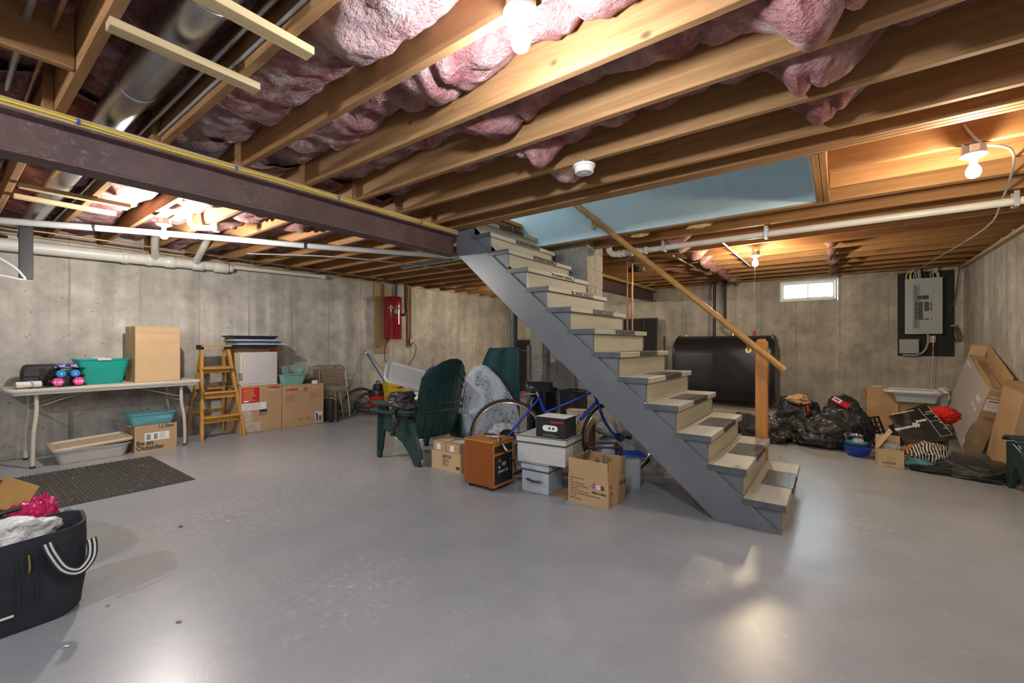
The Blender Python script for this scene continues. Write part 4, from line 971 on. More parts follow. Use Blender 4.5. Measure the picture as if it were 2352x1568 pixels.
# under the table
lb = thing('storage_bin', 'long low clear bin with a loose beige lid under the table', 'bin', (-6.13, .975, 0), 88)
tub(lb, .56, .37, .14, 'clear_thin', .86, .04)
plain('beige_lid', (.50, .40, .28), .5, var=.06)
lid(lb, .60, .38, 'beige_lid', TR(.005, .02, .150, 3, -3, 3), .03)
MB().box(-.225, .225, -.145, .145, .006, .085).build('paper_block', 'cardboard_light', lb, bevel=.006)
for k in range(5): MB(TR(-.13+.06*k, 0, .086+.001*k, 0, 0, 10*k-20)).box(-.07, .07, -.10, .10, 0, .02).build('paper_stack', ('cardboard_light', 'paper_white')[k % 2], lb)
be = opencarton('brown shipping box printed with large green lettering under the table', (-6.14, 1.475, 0), 90, .37, .32, .285, 'cardboard', ())
text(be, 'L.L.Bean', .052, 'ink_green', face(.37,.32,.285, .02, .245), 'lettering', .0008, 'LEFT', .8)
text(be, 'Be an', .066, 'ink_green', face(.37,.32,.285, -.172, .075), 'lettering', .002)
text(be, 'Outsider', .066, 'ink_green', face(.37,.32,.285, -.172, .022), 'lettering', .002)
patch(be, face(.37,.32,.285, -.10, .115), .215, .085, 'paper_white', 'shipping_label')
bars(be, face(.37,.32,.285, -.085, .128), .035, .058, 14, seed=1); bars(be, face(.37,.32,.285, -.02, .128), .03, .058, 14, seed=2)
lines(be, face(.37,.32,.285, .03, .19), .07, 5, .013, .006, 'ink_grey', 3)
bb = thing('storage_bin', 'translucent light blue bin sitting in the shipping box', 'bin', (-6.14, 1.455, .245), 90)
b_ = tub(bb, .40, .29, .165, 'blue_plastic', .84, .03); 
for k in range(6): MB(TR(-.12+.05*k, -.02, .02+.012*k, 0, 6-3*k, 15*k)).box(-.07, .07, -.05, .05, 0, .016).build('paper_stack', 'paper_white' if k % 2 else 'cardboard_light', bb)
# ------------------------------------------------------------------ ribbed mat
def make_mat():
    t = thing('floor_mat', 'dark grey ribbed rubber mat lying in front of the table', 'mat', (-5.06, .42, 0))
    plain('mat_rubber', (.080, .073, .066), .85, var=.25, sc=40)
    MB().box(-.64, .64, -.95, .94, .0005, .006).build('mat_base', 'mat_rubber', t, bevel=.002)
    b = MB(); ny, nx = 84, 60
    for j in range(ny):
        y = -.93+1.855*j/(ny-1)
        for i in range(nx):
            x = -.62+1.24*i/(nx-1)
            dx, dy, zt = (.0060, .0065, .0095) if j % 2 else (.0088, .0060, .0125)
            b.box(x-dx, x+dx, y-dy, y+dy, .006, zt)
    b.build('rib_pattern', 'mat_rubber', t, kind='stuff')
    r = random.Random(4); c = MB()
    for i in range(110):
        x, y = r.uniform(-.6, .6), r.uniform(-.4, .9); c.box(-.011*r.random()-.002, .011*r.random()+.002, -.0025, .0025, 0, .002, TR(x, y, .0105, 0, 0, r.uniform(0, 180)))
    c.build('wood_chips', 'cardboard_light', t, kind='stuff')
make_mat()
# ------------------------------------------------------------------ wooden step ladder
la = thing('step_ladder', 'orange-brown wooden step ladder standing by the left wall', 'ladder', (-6.3, 2.16, 0))
FX, BX = .19, -.30
def lrail(y0, y1, xa, xb, zt, wd=.032, dp=.05):
    a, c = V(xa, y0, 0), V(xb, y1, zt); q = V(dp/2,0,0); r = V(0,wd/2,0)
    return MB().hexa([a-q-r, a+q-r, a+q+r, a-q+r], [c-q-r, c+q-r, c+q+r, c-q+r])
for y0, y1 in ((-.22, -.155), (.245, .135)):
    lrail(y0, y1, FX, -.02, 1.13).build('front_rail', 'ladder_wood', la, bevel=.003)
for y0, y1 in ((-.24, -.13), (.18, .11)):
    lrail(y0, y1, BX, -.075, 1.10, .026, .036).build('back_rail', 'ladder_wood', la, bevel=.003)
wood('ladder_step', (.62, .33, .08), (.46, .20, .035), 'y', .45, knots=False)
for z in (.265, .56, .87):
    f_ = z/1.13; x = FX*(1-f_)-.02*f_; y0 = -.22*(1-f_)-.155*f_; y1 = .245*(1-f_)+.135*f_
    MB().box(x-.055, x+.045, y0+.012, y1-.012, z-.011, z+.011).build('step', 'ladder_step', la, bevel=.003)
    MB().box(x-.012, x+.004, y0+.014, y1-.014, z-.072, z-.011).build('step_brace', 'ladder_step', la, bevel=.002)
MB().box(-.11, .055, -.175, .155, 1.128, 1.148).build('top_step', 'ladder_step', la, bevel=.003)
MB().box(-.11, .02, -.185, -.14, 1.095, 1.152).build('top_hinge', 'black_iron', la, bevel=.003); MB().box(-.11, .02, .12, .165, 1.095, 1.130).build('top_hinge', 'black_iron', la, bevel=.003)
for z in (.30, .60): 
    f_ = z/1.10; x = BX*(1-f_)-.075*f_; MB().box(x-.01, x+.01, -.22+.08*f_, .17-.05*f_, z-.022, z+.022).build('back_rung', 'ladder_step', la, bevel=.003)
MB().box(-.09, .13, -.18, .16, .85, .862).build('paint_shelf', 'ladder_step', la, bevel=.002)
for y in (-.185, .17): MB().tube([(.10, y, .58), (-.05, y, .60), (-.19, y*.9, .56)], .006, 8).build('spreader', 'black_iron', la)
MB(frame((-.115, -.168, .78), (.3,0,1), (1,0,-.2))).box(0, .30, 0, .022, -.022, -.0185).build('warning_label', 'yellow_cable', la)
# ------------------------------------------------------------------ computer cartons and things on them
A = carton('brown carton with a red printed label and cut-out hand hole', (-6.392, 2.635, 0), 90, .52, .50, .615, 'cardboard')
F = lambda x, z: face(.52, .50, .615, x, z)
text(A, 'COMPAQ', .038, 'ink_red', F(.075, .565), 'lettering', .0022); text(A, 'PRESARIO', .018, 'ink_white', F(.075, .545), 'lettering')
patch(A, F(-.245, .395), .215, .20, 'red', 'red_label'); lines(A, F(-.225, .575), .16, 8, .021, .008, 'ink_yellow', 5)
patch(A, F(-.225, .43)@TR(0,-.02,.0006), .06, .018, 'ink_white', 'label')
patch(A, F(-.245, .30), .30, .092, 'paper_white', 'white_label'); lines(A, F(-.235, .38), .25, 7, .011, .005, 'ink_grey', 6)
MB(F(-.03, .262)).box(0, .095, 0, .03, -.0005, .0012).build('hand_hole', 'black_matte', A, bevel=.012)
MB(F(-.035, .218)).box(0, .105, 0, .038, -.0005, .0008).build('hand_flap', 'cardboard_dark', A)
plain('torn_paper', (.50, .42, .36), .9, var=.25, sc=16)
patch(A, F(-.245, .02), .235, .125, 'torn_paper', 'torn_patch'); patch(A, F(-.245, .16), .12, .13, 'torn_paper', 'torn_patch')
text(A, '! Y ^', .022, 'ink_white', F(.215, .33), 'handling_marks')
B = carton('brown carton with red maker lettering and a barcode label', (-6.35, 3.19, 0), 90, .58, .50, .585, 'cardboard')
G = lambda x, z: face(.58, .50, .585, x, z)
text(B, 'COMPAQ', .040, 'ink_red', G(-.26, .515), 'lettering', .0022); text(B, 'monitor', .024, 'ink_white', G(-.10, .518), 'lettering')
lines(B, G(-.26, .45), .2, 7, .014, .004, 'ink_red', 8); lines(B, G(.08, .47), .18, 7, .014, .004, 'ink_red', 9)
text(B, '^ Y ! *', .034, 'ink_white', G(.13, .525), 'handling_marks')
patch(B, G(.16, .03), .105, .15, 'paper_white', 'barcode_label'); bars(B, G(.17, .04), .03, .12, 16, seed=5); bars(B, G(.21, .04), .045, .08, 12, seed=6)
for x in (-.055, .06): MB(G(x, .10)).lathe([(0,-.0004), (.034,-.0004), (.034,.0008), (0,.0008)], 3).build('tab_flap', 'cardboard_dark', B)
pat = MB(G(-.02, .50))
for k in range(5): pat.box(.012*k, .012*k+.006, 0, .06, .0003, .0008, TR(0,0,0,0,0,-20))
pat.build('tape_mark', 'ink_brown', B, kind='stuff')
plain('case_grey', (.55, .52, .52), .5, var=.03); plain('case_beige', (.62, .56, .45), .5, var=.03)
tw = thing('computer_case', 'pale grey computer case lying side-on on the red-label carton', 'computer', (-6.25, 2.615, .616), 90)
MB().box(-.20, .225, -.10, .10, .02, .44).build('side_panel', 'case_grey', tw, bevel=.008); MB().box(-.235, -.20, -.10, .10, .02, .43).build('front_bezel', 'case_beige', tw, bevel=.012, seg=2); MB().box(-.225, .225, -.105, .10, 0, .022).build('base_rail', 'case_beige', tw, bevel=.004)
vh = MB()
for i in range(9):
    for j in range(22): 
        if (i+j) % 2 == 0: vh.box(.10+.013*i, .105+.013*i, -.1008, -.0998, .08+.015*j, .084+.015*j)
vh.build('vent_holes', 'ink_grey', tw, kind='stuff')
for k in range(5): MB().box(-.238, -.21, -.103, -.03, .08+.02*k, .087+.02*k).build('bezel_slot', 'black_matte', tw)
rb_ = opencarton('open carton of oddments behind the computer case', (-6.505, 2.67, .616), 90, .56, .27, .50, 'cardboard_dark', ((0, .12, 12),))
patch(rb_, face(.60,.27,.50, .16, .36), .10, .12, 'red', 'label')
for k, (x, z) in enumerate(((-.2, .5), (-.05, .51), (.1, .49))): MB(TR(x, 0, z-.06, 10*k, 14*k-10, 20)).box(-.05, .05, -.06, .06, 0, .08).build('oddment', ('black_plastic', 'cardboard_light', 'dark_rubber')[k], rb_, bevel=.008)
plain('blue_lid', (.04, .10, .36), .4, var=.06)
for (z, w_, d_, m_, dx, rz_, lab) in ((1.125, .56, .34, 'black_plastic', -.02, 0, 'black tray at the bottom of the stack of lids'), (1.152, .66, .36, 'clear_plastic', .07, 3, 'clear bin lid under the blue lid'), (1.180, .58, .34, 'blue_lid', .02, -2, 'blue bin lid in the stack of lids'), (1.204, .60, .36, 'clear_plastic', .0, 1, 'clear bin lid under the black tray')):
    t = thing('tote_cover', lab, 'lid', (-6.40, 2.63+dx, z), 90+rz_, 'lids stacked behind the computer'); lid(t, w_, d_, m_, None, .022)
t = thing('tray', 'black plastic tray on top of the stack of lids', 'tray', (-6.40, 2.60, 1.2275), 91); tub(t, .60, .34, .045, 'black_plastic', .88, .06, .004, .012, 'tray_body')
for s in (-1, 1): MB().box(s*.325-.02, s*.325+.02, -.06, .06, .034, .042).build('handle', 'black_plastic', t, bevel=.004)
plain('basin_green', (.22, .42, .38), .45, var=.05)
ba = thing('wash_basin', 'grey-green plastic basin on the monitor carton', 'basin', (-6.30, 3.075, .586), 90); tub(ba, .38, .28, .15, 'basin_green', .82, .05, .004, .012, 'basin_body')
wb = thing('wire_basket', 'pale green wire basket standing in the basin', 'basket', (-6.30, 3.13, .68), 90)
for k in range(5): s_ = .86+.035*k; MB().tube([(x*s_, y*s_, .03+.034*k) for x, y in rrect(.40, .26, .05)], .0028, 6, True).build('wire_ring', 'basin_green', wb, smooth=50)
bw = MB()
for k in range(34):
    p = rrect(.40, .26, .05, 8); q = p[int(k*len(p)/34)]; bw.tube([(q[0]*.86, q[1]*.86, .03), (q[0], q[1], .166)], .0022, 5)
bw.build('wire_uprights', 'basin_green', wb, kind='stuff')
MB().box(-.05, .03, -.06, .02, .04, .13, TR(.08,0,0,0,20,15)).build('cup_inside', 'basin_green', wb, bevel=.015)
tr_ = thing('tape_roll', 'roll of cream masking tape on the monitor carton', 'tape roll', (-6.14, 3.37, .586))
MB().lathe([(.028,0), (.045,0), (.045,.048), (.028,.048), (.028,0)], 24).build('tape_body', 'cream_cable', tr_, smooth=30)
gt = thing('green_tray', 'dark green slotted tray behind the tape roll', 'tray', (-6.36, 3.37, .586), 90); plain('dark_green', (.02, .09, .06), .5, var=.1); tub(gt, .20, .20, .045, 'dark_green', .9, .02, .004, .006, 'tray_body')
wc = thing('wood_rack', 'small orange slatted wood rack in the green tray', 'rack', (-6.38, 3.36, .635), 90)
for k in range(4): MB().box(-.05, .05, -.035+.022*k, -.022+.022*k, 0, .085).build('slat', 'ladder_wood', wc, bevel=.002)
# ------------------------------------------------------------------ folded metal chairs, suitcase
plain('chair_brown', (.22, .16, .115), .45, var=.06); plain('chair_tube', (.33, .27, .22), .3, metal=.4, var=.06)
def fold_chair(loc, rz, label):
    t = thing('folding_chair', label, 'chair', loc, rz, 'metal folding chairs by the wall')
    MB().tube(spline([(-.205, -.22, 0), (-.205, -.12, .42), (-.20, -.02, .74), (-.17, .0, .805), (-.10, .005, .82), (.10, .005, .82), (.17, .0, .805), (.20, -.02, .74), (.205, -.12, .42), (.205, -.22, 0)], 4), .011, 8).build('back_frame', 'chair_tube', t, smooth=50)
    for k in range(7): MB().box(-.185, .185, -.030-.010*k, -.022-.010*k, .745-.032*k, .775-.032*k).build('back_slat', 'chair_brown', t, bevel=.003)
    loft([(rrect(.38, .03, .012), .42), (rrect(.40, .045, .02), .47), (rrect(.38, .03, .012), .50)]).build('seat', 'chair_brown', t, smooth=40).location.y = -.12
    for s in (-1, 1):
        MB().tube(spline([(s*.18, -.10, .44), (s*.19, .02, .2), (s*.19, .10, 0)], 4), .010, 8).build('leg', 'chair_tube', t, smooth=50)
    for y, z in ((-.19, .10), (.07, .08)): MB().cyl((-.19, y, z), (.19, y, z), .007, n=8).build('stretcher', 'chair_tube', t)
    return t
fold_chair((-6.43, 3.80, 0), 80, 'brown metal folding chair in front, beside the suitcase'); fold_chair((-6.53, 3.73, 0), 82, 'brown metal folding chair behind the front one')
sc_ = thing('suitcase', 'small black hard suitcase with a grey band standing on the floor', 'suitcase', (-6.10, 3.60, .012), 94)
MB().box(-.085, .085, -.10, .10, 0, .335).build('shell', 'black_plastic', sc_, bevel=.035, seg=3, smooth=50)
ring(-.012, .012, -.002, .337, .002, -.102, .102).build('seam_band', 'handle_grey', sc_)
for x in (-.06, .06): MB().cyl((x, -.05, -.012), (x, -.05, .01), .012, n=10).build('foot', 'dark_rubber', sc_)
MB().tube(spline([(0, -.06, .335), (0, -.05, .365), (0, .05, .365), (0, .06, .335)], 4), .008, 8).build('handle', 'black_plastic', sc_, smooth=50)
# ------------------------------------------------------------------ shop vacuum, hose, cables, bucket, mop
sv = thing('shop_vacuum', 'small red and black wet-dry vacuum on the floor', 'vacuum', (-6.36, 4.62, 0))
MB().lathe([(0,.03), (.135,.03), (.14,.05), (.160,.29), (0,.29)], 28).build('tank', 'red', sv, smooth=40)
MB().lathe([(0,.29), (.168,.29), (.170,.33), (.160,.375), (.12,.385), (0,.385)], 28).build('lid', 'black_plastic', sv, smooth=40)
MB().lathe([(0,.385), (.085,.385), (.09,.43), (.075,.475), (0,.485)], 24).build('motor_head', 'dark_rubber', sv, smooth=40)
MB().tube(spline([(-.05,0,.48), (-.05,0,.52), (.05,0,.52), (.05,0,.48)], 4), .010, 8).build('handle', 'black_plastic', sv, smooth=50)
for a in range(4): q = a*PI/2+.7; MB().ball((.13*math.cos(q), .13*math.sin(q), .022), .022, sub=2).build('caster', 'black_plastic', sv, smooth=60)
MB().tube(spline([(.05, -.16, .30), (.02, -.28, .33), (-.02, -.40, .25), (-.05, -.46, .10), (-.02, -.50, .035)], 5), .022, 10).build('hose', 'dark_pipe', sv, smooth=50)
yrun([(-6.50, 3.98, .03), (-6.52, 4.05, .22), (-6.54, 4.22, .36), (-6.56, 4.42, .40), (-6.58, 4.60, .34), (-6.60, 4.78, .18), (-6.60, 4.90, .03)], .021, 'vacuum_hose', 'dark_pipe', 'thick black hose arched against the wall behind the red vacuum', 'hose', 10, 6)
ck = thing('cable_coil', 'messy coil of black cables with a red plug on the floor', 'cable', (-6.22, 4.22, 0)); r_ = random.Random(9)
for k in range(9):
    p = []; rx, ry, ph = r_.uniform(.07, .15), r_.uniform(.09, .17), r_.uniform(0, 6)
    for i in range(10): t = ph+2*PI*i/10; p.append((rx*math.cos(t)+r_.uniform(-.02, .02), ry*math.sin(t)+r_.uniform(-.02, .02), .02+.02*k+.05*abs(math.sin(t*1.5))))
    MB().tube(spline(p, 4, True), .005, 6, True).build('cable_loop', 'black_plastic', ck, smooth=50)
MB().box(-.03, .03, -.035, .035, .17, .215, TR(.10,-.04,0,0,25,20)).build('plug', 'red', ck, bevel=.008)
MB().tube(spline([(.1, .05, .02), (.16, .18, .008), (.14, .34, .008), (.20, .48, .008), (.12, .60, .008)], 5), .005, 6).build('loose_end', 'black_plastic', ck, smooth=50)
plain('bucket_yellow', (.72, .48, .02), .4, var=.06)
bk = thing('mop_bucket', 'yellow plastic mop bucket with a warning triangle', 'bucket', (-6.10, 4.76, 0), 84)
tub(bk, .36, .26, .44, 'bucket_yellow', .74, .05, .005, .010, 'bucket_body'); bk.location.z = .08
MB().prism([(-.17,.36), (.02,.36), (.02,.44), (-.17,.47)], -.14, -.135, 'y').build('spout', 'bucket_yellow', bk, bevel=.003)
for x in (-.11, .11):
    for y in (-.07, .07): MB().cyl((x-.01, y, -.04), (x+.01, y, -.04), .036, n=14).build('wheel', 'dark_rubber', bk)
tri = MB(frame((.03, -.128, .20), (1,0,0), (0,-.13,1))); tri.add([(-.055,0,.001), (.055,0,.001), (0,.10,.001), (-.042,.008,.001), (.042,.008,.001), (0,.084,.001)], [(0,1,4,3), (1,2,5,4), (2,0,3,5)]); tri.build('warning_triangle', 'ink_black', bk)
MB(frame((.03, -.129, .215), (1,0,0), (0,-.13,1))).box(-.012, .012, 0, .035, .0006, .0016).build('warning_figure', 'ink_black', bk)
MB(frame((.03, -.138, .34), (1,0,0), (0,-.13,1))).box(-.045, .045, 0, .022, -.001, .003).build('maker_plate', 'ink_black', bk)
plain('mop_blue', (.02, .07, .42), .35, var=.05)
mo_ = thing('mop', 'blue mop handle leaning from the yellow bucket to the wall', 'mop', (0,0,0))
ma, mb_ = V(-6.12, 4.73, .30), V(-6.655, 4.56, 1.05)
MB().cyl(ma, mb_, .012, n=12).build('handle', 'mop_blue', mo_, smooth=50)
MB().cyl(ma.lerp(mb_, .93), ma.lerp(mb_, .97), .0135, n=12).build('handle_band', 'white_paint', mo_, smooth=50)
MB().ball((-6.10, 4.74, .27), .06, .08, .05, 3, lambda n: .3*fbm(n, 5, 2)).build('mop_head', 'torn_paper', mo_, smooth=60)
def RD(r, d, z=0): return V(.7991*r-.6012*d, .6012*r+.7991*d, z)
plain('green_resin', (.012, .045, .043), .33, var=.12, sc=6, bmp=.05, bsc=30)
plain('green_resin_top', (.10, .13, .125), .5, var=.15, sc=10)
# ------------------------------------------------------------------ stacked green Adirondack chairs
def adirondack(label, loc, rz, group='green plastic garden chairs'):
    t = thing('adirondack_chair', label, 'chair', loc, rz, group)
    for s in (-1, 1):
        y = s*.315; y0, y1 = y-.022, y+.022
        MB().prism([(-.335,0), (-.29,0), (-.245,.24), (-.20,.36), (-.20,.47), (-.33,.47), (-.335,.36)], y0, y1, 'y').build('front_leg', 'green_resin', t, bevel=.006)
        MB().prism([(-.25,.30), (-.08,.26), (.06,.20), (.16,.10), (.235,0), (.315,0), (.30,.06), (.24,.22), (.22,.34), (.10,.36), (-.05,.38), (-.25,.40)], y0+.006, y1-.006, 'y').build('rear_leg', 'green_resin', t, bevel=.005)
        b = loft([(rrect(.60, .12, .05), .0), (rrect(.62, .13, .055), .018), (rrect(.60, .12, .05), .030)]); b.v = [(x-.10, yy+s*.335, z+.475) for x, yy, z in b.v]
        b.build('armrest', 'green_resin', t, smooth=50)
    for k in range(6):
        x = -.27+.085*k; z = .375-.022*k
        MB(TR(x, 0, z, 0, 14, 0)).box(-.038, .038, -.30, .30, -.009, .009).build('seat_slat', 'green_resin', t, bevel=.004)
    n = 7; wd = .60/n
    for k in range(n):
        ya, yb = -.30+wd*k+.003, -.30+wd*(k+1)-.003; ym = (ya+yb)/2
        ztop = .945-.18*(abs(ym)/.30)**2.2; pts = []
        def P(y, z): return (.25+.13*((z-.24)/.75)+.05*((z-.24)/.75)**2-.085*(y/.30)**2, y, z)
        nb = 10; vs = []; fs = []
        for i in range(nb+1):
            z = .24+(ztop-.24)*i/nb
            for dx in (0, .012):
                for y in (ya, yb):
                    zz = z if i < nb else .945-.18*(abs(y)/.30)**2.2
                    p = P(y, zz); vs.append((p[0]+dx, y, zz))
        for i in range(nb):
            a = 4*i; c = a+4; fs += [(a, a+1, c+1, c), (a+2, c+2, c+3, a+3), (a, c, c+2, a+2), (a+1, a+3, c+3, c+1)]
        fs += [(0, 2, 3, 1), (4*nb, 4*nb+1, 4*nb+3, 4*nb+2)]
        MB().add(vs, fs).build('back_slat', 'green_resin', t, smooth=35)
    for z, hh in ((.50, .022), (.86, .012), (.80, .012)):
        pts = []
        for i in range(13):
            y = -.30+.60*i/12; zz = z-(.10*(abs(y)/.30)**2 if z > .7 else 0)
            pts.append((.25+.13*((zz-.24)/.75)+.05*((zz-.24)/.75)**2-.085*(y/.30)**2+.016, y, zz))
        MB().tube(pts, hh*.55, 6).build('back_rail', 'green_resin', t, smooth=50)
    return t
c1 = adirondack('dark green plastic Adirondack chair at the bottom of the stack', (-3.475, 3.085, 0), 0)
c2 = copy_tree(c1); c2.location = (-3.455, 3.085, .075); c2['label'] = 'dark green plastic Adirondack chair stacked on the lower one'
cu = tag(lump((-3.47, 3.24, .80), .09, .13, .11, 21, .2, 2, 4, -1).build('blue_bundle', plain('navy_cloth', (.03, .045, .14), .9, var=.2, sc=20, bmp=.3), None, smooth=60), 'dark blue bundled cloth on the seat of the stacked chairs', 'cloth')
tag(lump((-3.36, 2.72, .625), .17, .10, .075, 31, .45, 1.3, 5, -1, .10).build('plastic_bag', 'trash_black', None, smooth=60), 'crumpled black plastic bag draped over the chair arm', 'bag')
tag(MB().tube(spline([(-3.36, 2.66, .62), (-3.42, 2.665, .50), (-3.40, 2.67, .40), (-3.45, 2.67, .32), (-3.43, 2.67, .28)], 6), [.036+.012*math.sin(i*.7)-.0008*i for i in range(25)], 9).build('plastic_bag', 'trash_black', None, smooth=60), 'black plastic bag tail hanging down beside the chair seat', 'bag')
# ------------------------------------------------------------------ white stand with big clear lid
ws_ = thing('plastic_stand', 'white plastic open-frame stand behind the green chairs', 'stand', RD(-1.20, 5.45), 20)
for s in (-1, 1):
    fr = ring(-.19, .19, .0, .54, .045, -.012, .012); fr.v = [(x, y+s*.16, z) for x, y, z in fr.v]; fr.build('side_frame', 'white_paint', ws_, bevel=.004)
for z in (.20, .38, .525): MB().box(-.185, .185, -.15, .15, z-.012, z).build('shelf', 'white_paint', ws_, bevel=.003)
bl_ = thing('tote_cover', 'large clear bin lid tilted on the white stand', 'lid', M4=frame(RD(-1.27, 5.40, .745), RD(.92, .35, -.30), RD(-.30, .75, .50)))
lid(bl_, .62, .46, 'clear_plastic', None, .03, .09); MB().box(-.17, .17, -.10, .10, .012, .0145).build('label_area', 'frost_plastic', bl_)
# ------------------------------------------------------------------ green covered object and floral ironing board
plain('cover_green', (.010, .052, .056), .75, var=.2, sc=4, bmp=.25, bsc=12)
gc = thing('covered_object', 'tall object under a dark green cloth cover beside the column', 'cover', (0,0,0))
def cover_pts(u, v):
    z = 1.125*v
    rl = -.60+.35*v**1.5; rr = .075+.008*v
    t = u*4; k = int(t) % 4; f_ = t-int(t); d0, d1 = 4.86, 5.03
    if k == 0: r, d = rl+(rr-rl)*f_, d0
    elif k == 1: r, d = rr, d0+(d1-d0)*f_
    elif k == 2: r, d = rr+(rl-rr)*f_, d1
    else: r, d = rl, d1+(d0-d1)*f_
    w_ = .012*math.sin(u*57+3*v)*(1-.6*v)+.012*nz((u*9, v*4, 2), 1.0, 3)
    d += -w_ if k == 0 else 0; r += w_ if k in (1, 3) else 0
    zz = z-.02*max(0, v-.92)/.08*abs(math.sin(u*20))
    return tuple(RD(r, d, max(zz, .002)))
b = MB().grid(96, 26, cover_pts, wrapx=True); n0 = 27
b.f.append(tuple(i*n0+26 for i in range(96))); b.build('cloth', 'cover_green', gc, smooth=60)
def floral():
    m, nt, b = nodes('floral_cloth'); v = coords(nt, (1, 1, 1)); b.inputs['Roughness'].default_value = .85
    n = tnoise(nt, v, 5, 3); base = ramp(nt, n, [(.3, (.42, .47, .53)), (.7, (.58, .63, .68))])
    nd = N(nt, 'ShaderNodeTexNoise'); nd.inputs['Scale'].default_value = 30; L(nt, v, nd.inputs[0])
    vm = N(nt, 'ShaderNodeVectorMath', operation='MULTIPLY_ADD'); vm.inputs[1].default_value = (.03, .03, .03); L(nt, nd.outputs['Color'], vm.inputs[0]); L(nt, v, vm.inputs[2])
    g = ramp(nt, tnoise(nt, coords(nt, (1, 1, .6)), 8, 2, .5), [(.50, (0,0,0)), (.54, (1,1,1))])
    vo = N(nt, 'ShaderNodeTexVoronoi'); vo.inputs['Scale'].default_value = 75; L(nt, vm.outputs[0], vo.inputs['Vector'])
    lf = ramp(nt, vo.outputs['Distance'], [(.42, (1,1,1)), (.52, (0,0,0))])
    q = N(nt, 'ShaderNodeMath', operation='MULTIPLY'); L(nt, lf, q.inputs[0]); L(nt, g, q.inputs[1])
    hue = ramp(nt, tnoise(nt, v, 14, 1), [(.42, (.09, .12, .10)), (.52, (.15, .17, .15)), (.56, (.34, .22, .23)), (.64, (.15, .17, .28))])
    col = mixc(nt, q.outputs[0], base, hue)
    nv = tnoise(nt, v, 7, 2, .5, .6); pp = N(nt, 'ShaderNodeMath', operation='PINGPONG'); pp.inputs[1].default_value = .06; L(nt, nv, pp.inputs[0])
    col = mixc(nt, ramp(nt, pp.outputs[0], [(.0, (.7,.7,.7)), (.005, (0,0,0))]), col, (.28, .24, .24))
    L(nt, col, b.inputs['Base Color'])
floral()
ib = thing('ironing_board', 'upright ironing board with a pale floral cover', 'ironing board', (0,0,0))
OUT = [(-.61,.02), (-.60,.15), (-.575,.32), (-.548,.49), (-.515,.70), (-.49,.80), (-.455,.865), (-.40,.91), (-.335,.928), (-.275,.912), (-.225,.87), (-.17,.815), (-.124,.76), (-.03,.62), (.04,.50), (.072,.38), (.08,.20), (.08,.02)]
def ibp(r, z, o): return tuple(RD(r, 4.69+.13*z/.93+o, z))
n_ = len(OUT); cen = (-.27, .42); vs = []
rings = [(1.0, .022), (1.0, -.006), (.965, -.022), (.80, -.030), (.45, -.033)]
for k, o in rings: vs += [ibp(cen[0]+(r-cen[0])*k, cen[1]+(z-cen[1])*k, o+(.004*nz((r*9, z*9, k*3), 1, 3) if k < .95 else 0)) for r, z in OUT]
fs = [(i*n_+j, i*n_+(j+1) % n_, (i+1)*n_+(j+1) % n_, (i+1)*n_+j) for i in range(len(rings)-1) for j in range(n_)]+[tuple(range(n_)), tuple(4*n_+j for j in range(n_-1, -1, -1))]
MB().add(vs, fs).build('cover', 'floral_cloth', ib, smooth=40)
MB().tube([ibp(cen[0]+(r-cen[0])*1.005, cen[1]+(z-cen[1])*1.005, .0) for r, z in OUT], .006, 6, True).build('hem_cord', 'floral_cloth', ib, smooth=50)
bc = tag(lump(tuple(RD(-.10, 4.30, .20)), .17, .12, .19, 44, .2, 2.0, 4, .003, .2).build('crumpled_cover', 'floral_cloth', None, smooth=60), 'crumpled floral cloth heap behind the rear bicycle wheel', 'cloth')
# ------------------------------------------------------------------ cartons beside the heater
so = opencarton('shallow open carton with two parcels in it by the chair foot', (-2.905, 2.965, 0), 2, .36, .25, .168, 'cardboard_light', ())
text(so, 'SATCO', .034, 'ink_black', face(.36,.25,.168, -.04, .118), 'lettering', .0012); lines(so, face(.36,.25,.168, -.04, .105), .10, 6, .011, .005, 'ink_brown', 12)
bars(so, face(.36,.25,.168, .13, .03), .04, .025, 10, seed=3)
for x, lab in ((-.088, 'left small taped parcel in the shallow carton'), (.085, 'right small taped parcel in the shallow carton')):
    p = carton(lab, (-2.905+x, 2.965, .006), 2, .165, .235, .25, 'cardboard', True, 'parcel', group='parcels in the shallow carton')
    patch(p, frame((-.06, -.06, .2512), (1,0,0), (0,1,0)), .12, .10, 'paper_white'); patch(p, face(.165,.235,.25, -.035, .175), .05, .055, 'paper_white')
    lines(p, frame((-.05, .03, .252), (1,0,0), (0,1,0)), .10, 5, .014, .006, 'ink_grey', 7)
ht = thing('infrared_heater', 'cherry wood cabinet heater with a black control panel', 'heater', (-2.325, 2.772, 0))
MB().box(-.152, .152, -.137, .137, .028, .372).build('cabinet_shell', 'cherry_wood', ht, bevel=.006)
ring(-.137, .137, .03, .372, .022, .1525, .158)
fr = ring(-.138, .138, .028, .373, .020, -.006, 0); Mx = TR(.1535, 0, 0, 0, 0, 90); fr.v = [tuple(Mx @ Vector(p)) for p in fr.v]; fr.build('front_frame', 'cherry_edge', ht, bevel=.003)
MB().box(-.156, .158, -.141, .141, .3722, .392).build('cabinet_top', 'cherry_edge', ht, bevel=.006)
MB().box(.1525, .1545, -.116, .116, .05, .275).build('control_face', 'black_plastic', ht); MB().box(.1525, .1545, -.116, .116, .295, .352).build('air_grille', 'black_matte', ht)
MB().box(.153, .1585, -.116, .116, .275, .295).build('cross_rail', 'cherry_edge', ht, bevel=.002)
for k in range(5): MB().box(.1545, .1575, -.112, .112, .301+.010*k, .304+.010*k).build('grille_bar', 'dark_rubber', ht)
